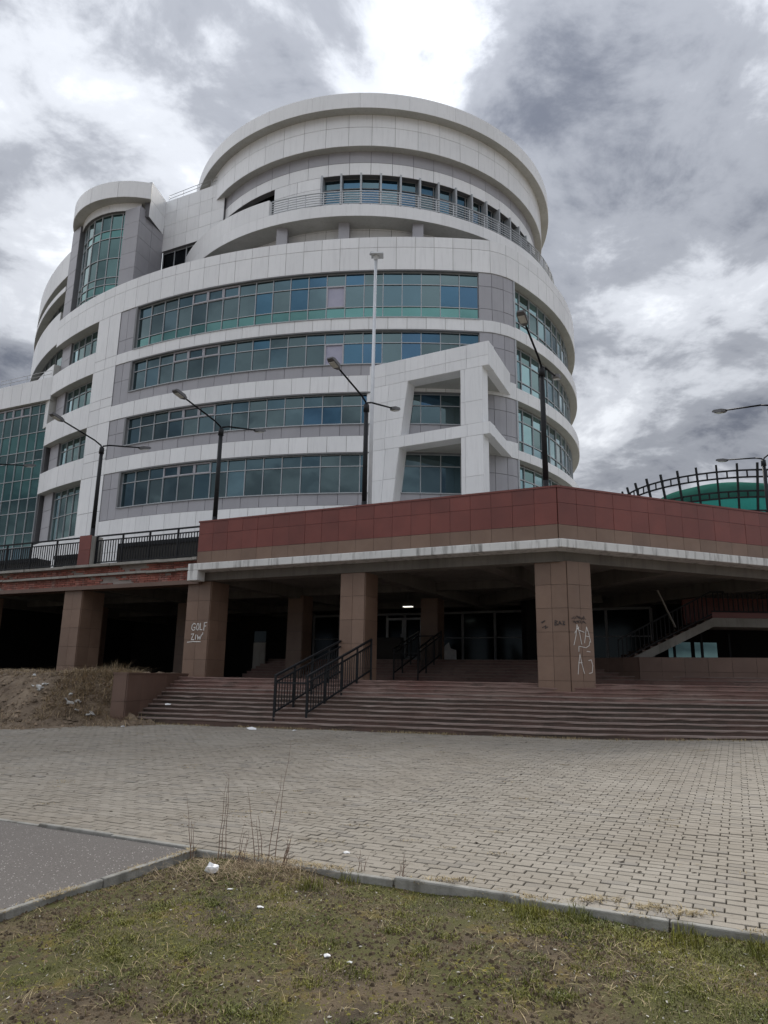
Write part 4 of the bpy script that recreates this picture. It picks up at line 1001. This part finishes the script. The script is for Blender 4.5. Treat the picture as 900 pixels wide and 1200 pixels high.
for k, (ta, tb, zt, lab) in enumerate(((-16.7, -12.6, 6.38, 'long dark planter box behind the railing next to the red parapet'), (-20.1, -18.3, 6.12, 'short dark planter box behind the railing left of the pier'), (-25, -21.0, 6.1, 'dark planter box at the left picture edge behind the railing'))):
    pb = empty('planter_box', Lp((ta+tb)/2, 1.5, 5.44), lab, 'planter')
    m = MB(); m.prism([Lp(ta, 1.1)[:2], Lp(tb, 1.1)[:2], Lp(tb, 1.7)[:2], Lp(ta, 1.7)[:2]], 5.62, zt); m.build('box', MT['darkconc'], pb)
    m = MB(); m.prism([Lp(ta+.03, 1.05)[:2], Lp(tb-.03, 1.05)[:2], Lp(tb-.03, 1.098)[:2], Lp(ta+.03, 1.098)[:2]], zt-.12, zt+.03); m.build('rim', MT['black'], pb)
    for q in np.linspace(ta+.2, tb-.2, 4): MB().box(Lp(q, 1.4, 5.53), (.12, .4, .18), -PH).build('foot', MT['black'], pb)

def stair_rail(name, label, P0, P1, d, L_, z0, zr, H, n_post=4, gap=.12):
    """twin sloping handrail; P0, P1 feet of the two sides; d direction; zr rise"""
    t = empty(name, (P0[0], P0[1], z0), label, 'handrail')
    d = Vector((d[0], d[1], 0)).normalized()
    for P in (P0, P1):
        P = Vector((P[0], P[1], 0)); fr = MB()
        def pt(l, h): return P+d*l+Vector((0, 0, z0+zr*l/L_+h))
        fr.bar(pt(-.02, H), pt(L_, H), .06, .05); fr.bar(pt(0, H-.16), pt(L_, H-.16), .04, .04); fr.bar(pt(0, .18), pt(L_, .18), .04, .04)
        so = fr.build('rail_side', MT['black'], t)
        for i in range(n_post+1):
            l = L_*i/n_post; MB().bar(pt(l, -.22 if 0 < i else -.12), pt(l, H+.01), .055, .055).build('post', MT['black'], so)
        k = int(L_/gap)
        for i in range(k):
            l = L_*(i+.5)/k; MB().bar(pt(l, .18), pt(l, H-.16), .022, .022).build('baluster', MT['black'], so)
    a_, b_ = Vector((*P0, z0+H-.17)), Vector((*P1, z0+H-.17)); cr_ = MB(); cr_.bar(a_, b_, .04, .04)
    e = d*L_+Vector((0, 0, zr)); cr_.bar(a_+e, b_+e, .04, .04); cr_.build('cross_bar', MT['black'], t)
    return t
stair_rail('stair_handrail', 'black twin handrail climbing the wide lower steps', (-2.65, 18.28), (-1.83, 18.12), (nv.x, nv.y), 3.45, .62, 1.08, 1.06)
stair_rail('stair_handrail', 'black twin handrail on the upper steps before the doors', (.45, 26.75), (1.32, 26.35), (nv.x, nv.y), 2.3, 1.66, .76, 1.05, 3)

# ------------------------------------------------------------------ earth mound at the left
def fbm(x, y, k=0.0):
    return .5*math.sin(x*1.3+y*.7+k)*math.sin(y*1.7-x*.5+k)+.25*math.sin(x*3.1-y*1.1+k*2)*math.sin(y*2.9+x*.8)+.14*math.sin(x*6.7+y*3.3)*math.sin(y*7.1-x*2.2+k)
def toe_y(x): return 17.7+.06*(x+9)*(x > -9)*.9+.5*max(0, x+6.4)+.05*(-9-x)*(x < -9)+.22*math.sin(x*1.6)
def mound_z(x, y):
    d = y-toe_y(x)
    u = min(1, max(0, d/2.7)); s = u*u*(3-2*u)
    h = 1.64-gz(x, 20)+.02
    ridge = .16*math.exp(-((x+8.2)/.9)**2)*math.exp(-((d-1.0)/.8)**2)
    s *= 1-min(1, max(0, (x+6.7)/1.1))*.75
    return gz(x, min(y, 21))-.05+s*h*1.02+(fbm(x, y)*.16+fbm(x*2.3, y*2.3, 1)*.07)*min(1, max(0, d*1.6))*(1-.75*u)+ridge
mo = MB(); NX, NY = 130, 80; xa, xb, ya, yb = -24, -5.3, 16.6, 24.5; idx = {}
for j in range(NY+1):
    for i in range(NX+1):
        x = xa+(xb-xa)*i/NX; y = ya+(yb-ya)*j/NY; idx[i, j] = len(mo.v); mo.v.append((x, y, mound_z(x, y)+random.gauss(0, .03)))
for j in range(NY):
    for i in range(NX):
        x = xa+(xb-xa)*(i+.5)/NX; y = ya+(yb-ya)*(j+.5)/NY
        if y > 18.3+.0 and x > -6.95 and y < 23.4 and False: continue
        if x > -6.5 and y > 18.9: continue
        if y < toe_y(x)-.35: continue
        mo.f.append((idx[i, j], idx[i+1, j], idx[i+1, j+1], idx[i, j+1]))
mound = tag(mo.build('earth_mound', MT['mound'], smooth=True), kind='structure')

mc = MB()
for _ in range(6500):
    x = random.uniform(-15, -5.6); y = toe_y(x)+random.uniform(-.25, 2.9)
    if y > 18.6 and x > -6.95: continue
    s_ = random.choice((.015, .02, .03, .04, .07))*random.uniform(.6, 1.1); z = mound_z(x, y)-.01; a = random.uniform(0, 6.28); ps = []
    for q_ in range(5): rr_ = s_*random.uniform(.6, 1.3); ps.append((x+rr_*math.cos(a+q_*1.257), y+rr_*math.sin(a+q_*1.257), z))
    for q_ in range(3): rr_ = s_*random.uniform(.2, .65); ps.append((x+rr_*math.cos(a+.4+q_*2.09), y+rr_*math.sin(a+.4+q_*2.09), z+s_*random.uniform(.4, 1.0)))
    mc.add(ps, [(0, 1, 5), (1, 2, 6), (1, 6, 5), (2, 3, 6), (3, 7, 6), (3, 4, 7), (4, 0, 7), (0, 5, 7), (5, 6, 7)])
tag(mc.build('mound_clods', MT['moundclod']), 'brown earth clods covering the mound', 'soil', kind='stuff')
def blades(name, pts, mat, hmin, hmax, wd, lean, label, cat, flat=0.0):
    """pts: (x, y, z, scale); curved three-segment blades in one mesh"""
    n = len(pts); P = np.array(pts); h = RNG.uniform(hmin, hmax, n)*P[:, 3]; az = RNG.uniform(0, 2*math.pi, n); ln = np.abs(RNG.normal(lean, lean*.5, n))+flat
    dx, dy = np.cos(az), np.sin(az); sx, sy = -dy, dx; w_ = wd*RNG.uniform(.6, 1.3, n)
    vs_ = []
    for f, ww in ((0, 1.0), (.5, .8), (1.0, .08)):
        hz = h*(f-.5*np.minimum(ln, 1.6)*.5*f*f); ho = h*ln*f*f*.9
        for s in (-1, 1):
            vs_.append(np.c_[P[:, 0]+dx*ho+s*sx*w_*ww/2, P[:, 1]+dy*ho+s*sy*w_*ww/2, P[:, 2]+hz])
    V = np.stack(vs_, 1).reshape(-1, 3); b = np.arange(n)*6
    F = np.concatenate([np.c_[b, b+1, b+3, b+2], np.c_[b+2, b+3, b+5, b+4]])
    me = bpy.data.meshes.new(name); me.from_pydata(V.tolist(), [], F.tolist()); me.update()
    o = link(name, me, mat); return tag(o, label, cat, kind='stuff')
# lawn cover
def dens(x, y):
    v = math.sin(x*1.9+.6)*math.sin(y*2.3+x*.7)+.6*math.sin(x*4.3-y*1.7)*math.sin(y*4.9+1.1)
    n = nv.x*x+nv.y*y
    rim = math.exp(-((N0-.22-n)/.30)**2)*(1 if x > .9 else .25)
    return .30+.50*v+.95*rim+.25*(x > 1.2)-(.42*math.exp(-((x-.35)/.55)**2-((n-4.6)/.7)**2))
g1, g2, g3, ch = [], [], [], []
TUFT = [(random.uniform(-3.2, 5), random.uniform(3, 7.2), random.uniform(.05, .16)) for _ in range(420)]
def rnd_lawn():
    while True:
        y = random.uniform(3.0, 7.3); x = random.uniform(-3.4, 5.2)
        if in_lawn(x, y): return x, y
for _ in range(190000):
    x, y = rnd_lawn(); q = dens(x, y)
    if random.random() < q:
        n = nv.x*x+nv.y*y; tall = 1+.9*math.exp(-((N0-.2-n)/.22)**2)*(x > .9)*random.uniform(.2, 1.3)
        g1.append((x, y, lawn_z(x, y)-.006, tall))
for (cx_, cy_, r_) in TUFT:
    if not in_lawn(cx_, cy_): continue
    for _ in range(int(2600*r_*random.uniform(.3, 1))):
        x, y = cx_+random.gauss(0, r_*.45), cy_+random.gauss(0, r_*.45)
        if in_lawn(x, y): g1.append((x, y, lawn_z(x, y)-.004, random.uniform(.8, 1.7)))
for _ in range(11000):
    x, y = rnd_lawn(); q = .40+.3*math.sin(x*2.7+y)*math.sin(y*3.1)
    if random.random() < q: g2.append((x, y, lawn_z(x, y)-.004, 1))
for _ in range(1500):
    x, y = rnd_lawn(); ch.append((x, y))
blades('green_grass', g1, MT['grassg'], .008, .027, .0050, .75, 'short patchy green grass and moss on the lawn', 'grass')
blades('dry_grass', g2, MT['grassd'], .018, .055, .0040, 1.5, 'dry straw blades lying in the lawn', 'grass', .4)
cm = MB()
for x, y in ch:
    s = random.choice((.003, .004, .005, .007, .014)); z = lawn_z(x, y)+.006; a = random.uniform(0, 6.3); e = random.uniform(.3, 1)
    c_, s_ = math.cos(a)*s, math.sin(a)*s
    cm.add([(x+c_, y+s_, z), (x-s_*e*.5, y+c_*e*.5, z+random.uniform(0, .008)), (x-c_, y-s_, z+random.uniform(0, .008)), (x+s_*e*.5, y-c_*e*.5, z), (x, y, z-.006)], [(0, 1, 2, 3), (1, 0, 4), (2, 1, 4), (3, 2, 4), (0, 3, 4)])
tag(cm.build('ground_litter', MT['chips']), 'pale wood chips and paper crumbs scattered over the lawn', 'litter', kind='stuff')
for nm, cnt_, mt_, lab_, hh in (('soil_clods', 26000, 'clod', 'dark crumbly soil clods between the grass', .9), ('moss_cushions', 14000, 'mosslump', 'yellow-green moss cushions on the lawn', .35)):
    cl_ = MB(); k_ = 0
    while k_ < cnt_:
        x, y = rnd_lawn(); k_ += 1
        v = math.sin(x*1.9+.6)*math.sin(y*2.3+x*.7)+.5*math.sin(x*3.3-y*2.7+1.0)
        if (nm == 'soil_clods' and v > random.gauss(.05, .3)) or (nm != 'soil_clods' and math.sin(x*2.6+1.2)*math.sin(y*2.2-.7)+.4*math.sin(x*5+y*4) < random.gauss(.15, .25)): continue
        s_ = random.choice((.004, .006, .008, .011, .016)); z = lawn_z(x, y)-.002; a = random.uniform(0, 6.28); ps = []
        for q_ in range(5): rr_ = s_*random.uniform(.7, 1.3); ps.append((x+rr_*math.cos(a+q_*1.257), y+rr_*math.sin(a+q_*1.257), z))
        for q_ in range(3): rr_ = s_*random.uniform(.25, .6); ps.append((x+rr_*math.cos(a+.4+q_*2.09), y+rr_*math.sin(a+.4+q_*2.09), z+s_*hh*random.uniform(.6, 1.2)))
        cl_.add(ps, [(0, 1, 5), (1, 2, 6), (1, 6, 5), (2, 3, 6), (3, 7, 6), (3, 4, 7), (4, 0, 7), (0, 5, 7), (5, 6, 7)])
    tag(cl_.build(nm, MT[mt_]), lab_, 'ground cover', kind='stuff')
# grass clumps
def clump(x, y, label, hs, n=70, mat='grassg', rad=.07, name='grass_tuft', zf=None):
    zf = zf or lawn_z; pts = []
    for _ in range(n):
        a, r = random.uniform(0, 6.28), rad*math.sqrt(random.random()); pts.append((x+r*math.cos(a), y+r*math.sin(a), zf(x, y)-.004, 1))
    o = blades(name, pts, MT[mat], hs*.5, hs, .006, .45, label, 'grass'); del o['kind']; o['group'] = 'tufts by the kerb'; return o
for (x, y, h, lab) in ((1.05, 5.38, .11, 'bright green grass tuft beside the kerb below the middle of the plaza'), (1.35, 5.30, .12, 'second bright green tuft along the kerb, right of the middle'), (1.95, 4.95, .12, 'broad green tuft against the kerb at right'), (2.35, 4.72, .13, 'rightmost green tuft against the kerb'), (-.25, 6.15, .10, 'green tuft at the kerb right of the dry weeds'), (-.52, 6.0, .09, 'small green tuft below the dry weeds')):
    clump(x, y, lab, h, 110, 'grassg', .12)
# dry weeds with bare stems at the lawn corner
def weed(x, y, h, n, lean, label):
    t = empty('dry_weed', (x, y, lawn_z(x, y)), label, 'weed', 'dry weeds at the lawn corner')
    for i in range(n):
        z0_ = lawn_z(x, y)-.01; hh = h*random.uniform(.55, 1) if i else h; dx, dy = random.gauss(lean, .07), random.gauss(0, .1)
        bx, by = x+random.gauss(0, .02), y+random.gauss(0, .02); m = MB(); pv = Vector((bx, by, z0_)); k = 6; r_ = .0042
        for j in range(1, k+1):
            f = j/k; q = Vector((bx+dx*hh*f**1.3+random.gauss(0, .004), by+dy*hh*f, z0_+hh*f)); m.tube(pv, q, r_*(1-.75*(j-1)/k), r_*(1-.75*f), 5, False)
            if random.random() < .5 and j > 1:
                e = Vector((random.gauss(0, .05), random.gauss(0, .05), random.uniform(.02, .07))); m.tube(q, q+e, .0014, .0007, 4, False)
            pv = q
        m.build('stem', MT['wood'], t)
weed(-.93, 6.62, .98, 2, .14, 'tallest dry weed, two long bare stems leaning right')
weed(-1.03, 6.6, .62, 3, -.12, 'mid-height dry weed left of the tallest stems')
weed(-1.38, 6.7, .72, 3, .02, 'upright dry weed near the white plastic bag')
weed(-1.62, 6.75, .5, 3, -.12, 'short dry weed nearest the asphalt')
weed(-1.2, 6.55, .30, 5, .1, 'low bushy dry weed behind the white plastic bag')
weed(-.78, 6.45, .26, 6, .15, 'low twiggy dry weed right of the tallest stems')
weed(-.15, 6.28, .22, 3, .05, 'small thin dry weed at the kerb near the middle')
weed(.18, 6.1, .22, 4, .1, 'small dry weed leaning over the kerb edge')
tw_ = []
for _ in range(1500):
    x, y = random.gauss(-1.0, .38), random.gauss(6.45, .16)
    if in_lawn(x, y-.02): tw_.append((x, y, lawn_z(x, y), 1))
blades('twig_litter', tw_, MT['straw'], .04, .12, .004, 1.4, 'tangle of dead stems at the lawn corner', 'dead grass', .5)
# dry grass on the mound
pts = []
for _ in range(34000):
    x = random.uniform(-17, -5.5); y = toe_y(x)+random.uniform(-.05, 3.4); q = .06+.75*(x > -8.6)*(y > toe_y(x)+.55)+.22*max(0, math.sin(x*2.3+y*3))+.3*(y > toe_y(x)+2.2)
    if y > 18.7 and x > -6.95: continue
    if random.random() < q: pts.append((x, y, mound_z(x, y)-.01, 1+1.2*random.random()*(x > -8.6)))
blades('mound_straw', pts, MT['straw'], .06, .20, .011, 1.7, 'dry matted straw covering the earth mound', 'dead grass', .3)
for (x, y, h, lab) in ((-7.5, 20.9, .55, 'dry tall grass tuft on top of the mound by the cheek wall'), (-8.0, 21.1, .40, 'smaller dry tuft on top of the mound, left of the tall one')):
    clump(x, y, lab, h, 60, 'straw', .22, 'dry_tuft', mound_z)
# weeds along the foot of the steps and between pavers
pts = []
for _ in range(5200):
    f = stair_line(0, .06); i = random.randrange(len(f)-1); q = f[i].lerp(f[i+1], random.random()); d = abs(random.gauss(0, .12))
    if q.x > 12: continue
    if math.sin(q.x*2.1)+math.sin(q.x*5.3)+random.gauss(0, .8) > -.1: pts.append((q.x, q.y-d, gz(q.x, q.y), 1))
blades('step_weeds', pts, MT['grassd'], .02, .075, .010, 1.0, 'dead weeds along the foot of the lower step', 'weeds')
pts = []
for _ in range(240):
    cx_, cy_ = random.uniform(-9, 10), random.uniform(6, 17); n = nv.x*cx_+nv.y*cy_
    if n < N0+.3 or n > 16: continue
    for _k in range(random.randint(6, 30)): pts.append((cx_+random.gauss(0, .09), cy_+random.gauss(0, .02), gz(cx_, cy_)-.002, 1))
for cx_, cy_ in ((.55, 6.0), (1.55, 5.55), (1.9, 5.4), (2.1, 5.28)):
    for _k in range(120): pts.append((cx_+random.gauss(0, .10), cy_+random.gauss(0, .035), gz(cx_, cy_), 1.6))
for _ in range(5200):
    r_ = random.uniform(-4.5, 5.5); 
    if math.sin(r_*3.1)+math.sin(r_*7.7+1)+.7*math.sin(r_*1.3)+random.gauss(0, .7) < .35: continue
    q = rv*r_+nv*(N0+random.choice((-.01, .03, .06))+abs(random.gauss(0, .03))); pts.append((q.x, q.y, gz(q.x, q.y), 1.3))
for _ in range(2600):
    t_ = random.uniform(0, 3.2)
    if math.sin(t_*5.1)+math.sin(t_*9.7+1)+random.gauss(0, .7) < .5: continue
    q = KC+kd*t_+Vector((-kd.y, kd.x, 0))*random.uniform(-.02, .07); pts.append((q.x, q.y, gz(q.x, q.y), 1.2))
blades('paver_weeds', pts, MT['grassd'], .008, .026, .007, 1.6, 'tiny dead weeds in the paver joints', 'weeds', .3)
dp = MB()
for _ in range(1000):
    x, y = random.uniform(-9, 10), random.uniform(6, 17.5); n = nv.x*x+nv.y*y
    if n < N0+.2 or n > 16.2: continue
    s = random.choice((.005, .006, .008, .010, .013, .02)); z = gz(x, y)+.004; a = random.uniform(0, 6.28); ps = []
    for k in range(6): q = a+k*math.pi/3; rr_ = s*random.uniform(.5, 1.2); ps.append((x+1.5*rr_*math.cos(q), y+rr_*.8*math.sin(q), z-.003))
    ps.append((x, y, z+s*.22)); dp.add(ps, [(k, (k+1) % 6, 6) for k in range(6)])
tag(dp.build('dirt_crumbs', MT['soiljoint']), 'dark crumbs of soil and moss scattered over the pavers', 'dirt', kind='stuff')

# ------------------------------------------------------------------ rubbish and rubble
def crumple(name, x, y, z, s, label, mat, cat, group=None, sq_=.6, n=2, seed=0):
    bm = bmesh.new(); bmesh.ops.create_icosphere(bm, subdivisions=n, radius=1); rg = random.Random(seed)
    for v in bm.verts:
        k = 1+rg.uniform(-.38, .32); v.co = Vector((v.co.x*s[0]*k, v.co.y*s[1]*k, max(-.25, v.co.z)*s[2]*k*sq_))
    me = bpy.data.meshes.new(name); bm.to_mesh(me); bm.free(); o = link(name, me, mat); o.location = (x, y, z+.25*s[2]*sq_*.6)
    return tag(o, label, cat, group)
crumple('plastic_bag', -1.37, 6.36, lawn_z(-1.37, 6.36)+.03, (.05, .045, .055), 'crumpled white plastic bag lying at the lawn corner', MT['bag'], 'bag', sq_=1, seed=3)
for i, (x, y, s, lab) in enumerate(((-.28, 6.75, .035, 'white paper scrap on the pavers above the lawn corner'), (-.83, 5.52, .030, 'white paper scrap in the grass below the weeds'), (-1.12, 5.9, .022, 'small white scrap in the grass under the plastic bag'), (-.30, 4.72, .03, 'grey paper lump on the bare soil patch'), (-.16, 4.62, .018, 'pale scrap beside the grey paper lump'), (-3.05, 17.55, .13, 'grey crumpled plastic sheet at the foot of the handrail'), (-2.0, 17.2, .05, 'white wrapper on the pavers before the handrail'), (-5.6, 19.3, .09, 'white scrap on the left end of the lower steps'), (-6.3, 18.1, .07, 'white scrap where the mound meets the cheek wall'))):
    z = lawn_z(x, y) if in_lawn(x, y) else gz(x, y)
    if i == 7: z = .48+RIS*4
    crumple('paper_scrap', x, y, z+.008, (s, s*.7, s*.35), lab, MT['bag'], 'litter', 'scraps of litter', 1, 1, 20+i)
rub = []
for i in range(16):
    u = random.random(); x = -9.4+2.1*u+random.gauss(0, .14); y = toe_y(x)+2.05-1.25*u+random.gauss(0, .12)
    rub.append((x, y))
for i, (x, y) in enumerate(rub):
    m = MB(); s = random.uniform(.05, .12); m.box((0, 0, 0), (s*random.uniform(1.0, 2.0), s*random.uniform(.7, 1.1), s*.45))
    me = m.mesh('rubble_block'); rg = random.Random(i)
    for v in me.vertices: v.co += Vector((rg.gauss(0, .015), rg.gauss(0, .015), rg.gauss(0, .012)))
    o = link('rubble_block', me, MT['rubble']); o.location = (x, y, mound_z(x, y)+.05); o.rotation_euler = (random.gauss(0, .3), random.gauss(0, .3), random.uniform(0, 3))
    tag(o, 'pale broken concrete block in the rubble trail down the mound', 'rubble', 'concrete rubble on the mound')
tyre = MB(); nn_, kk = 28, 10
for i in range(nn_):
    for j in range(kk):
        a, b = 2*math.pi*i/nn_, 2*math.pi*j/kk; r_ = .27+.085*math.cos(b)*(1 if math.cos(b) > 0 else 1.1)
        tyre.v.append((r_*math.cos(a), .10*math.sin(b), r_*math.sin(a)))
for i in range(nn_):
    for j in range(kk): tyre.f.append((i*kk+j, ((i+1) % nn_)*kk+j, ((i+1) % nn_)*kk+(j+1) % kk, i*kk+(j+1) % kk))
ty = tyre.build('tyre', MT['rubber'], None, True); ty.location = (-10.0, toe_y(-10)+.85, mound_z(-10.0, toe_y(-10)+.85)+.12); ty.rotation_euler = (.5, .1, .3)
tag(ty, 'old black tyre half sunk in the mound at the left picture edge', 'tyre')

crumple('white_sack', *Lp(-8.0, 13.0, 2.36), (.36, .28, .62), 'pale bulging sack standing against the dark entrance glass', MT['bag'], 'sack', None, 1.1, 2, 77)
flush_pieces(300)
bpy.context.view_layer.update()
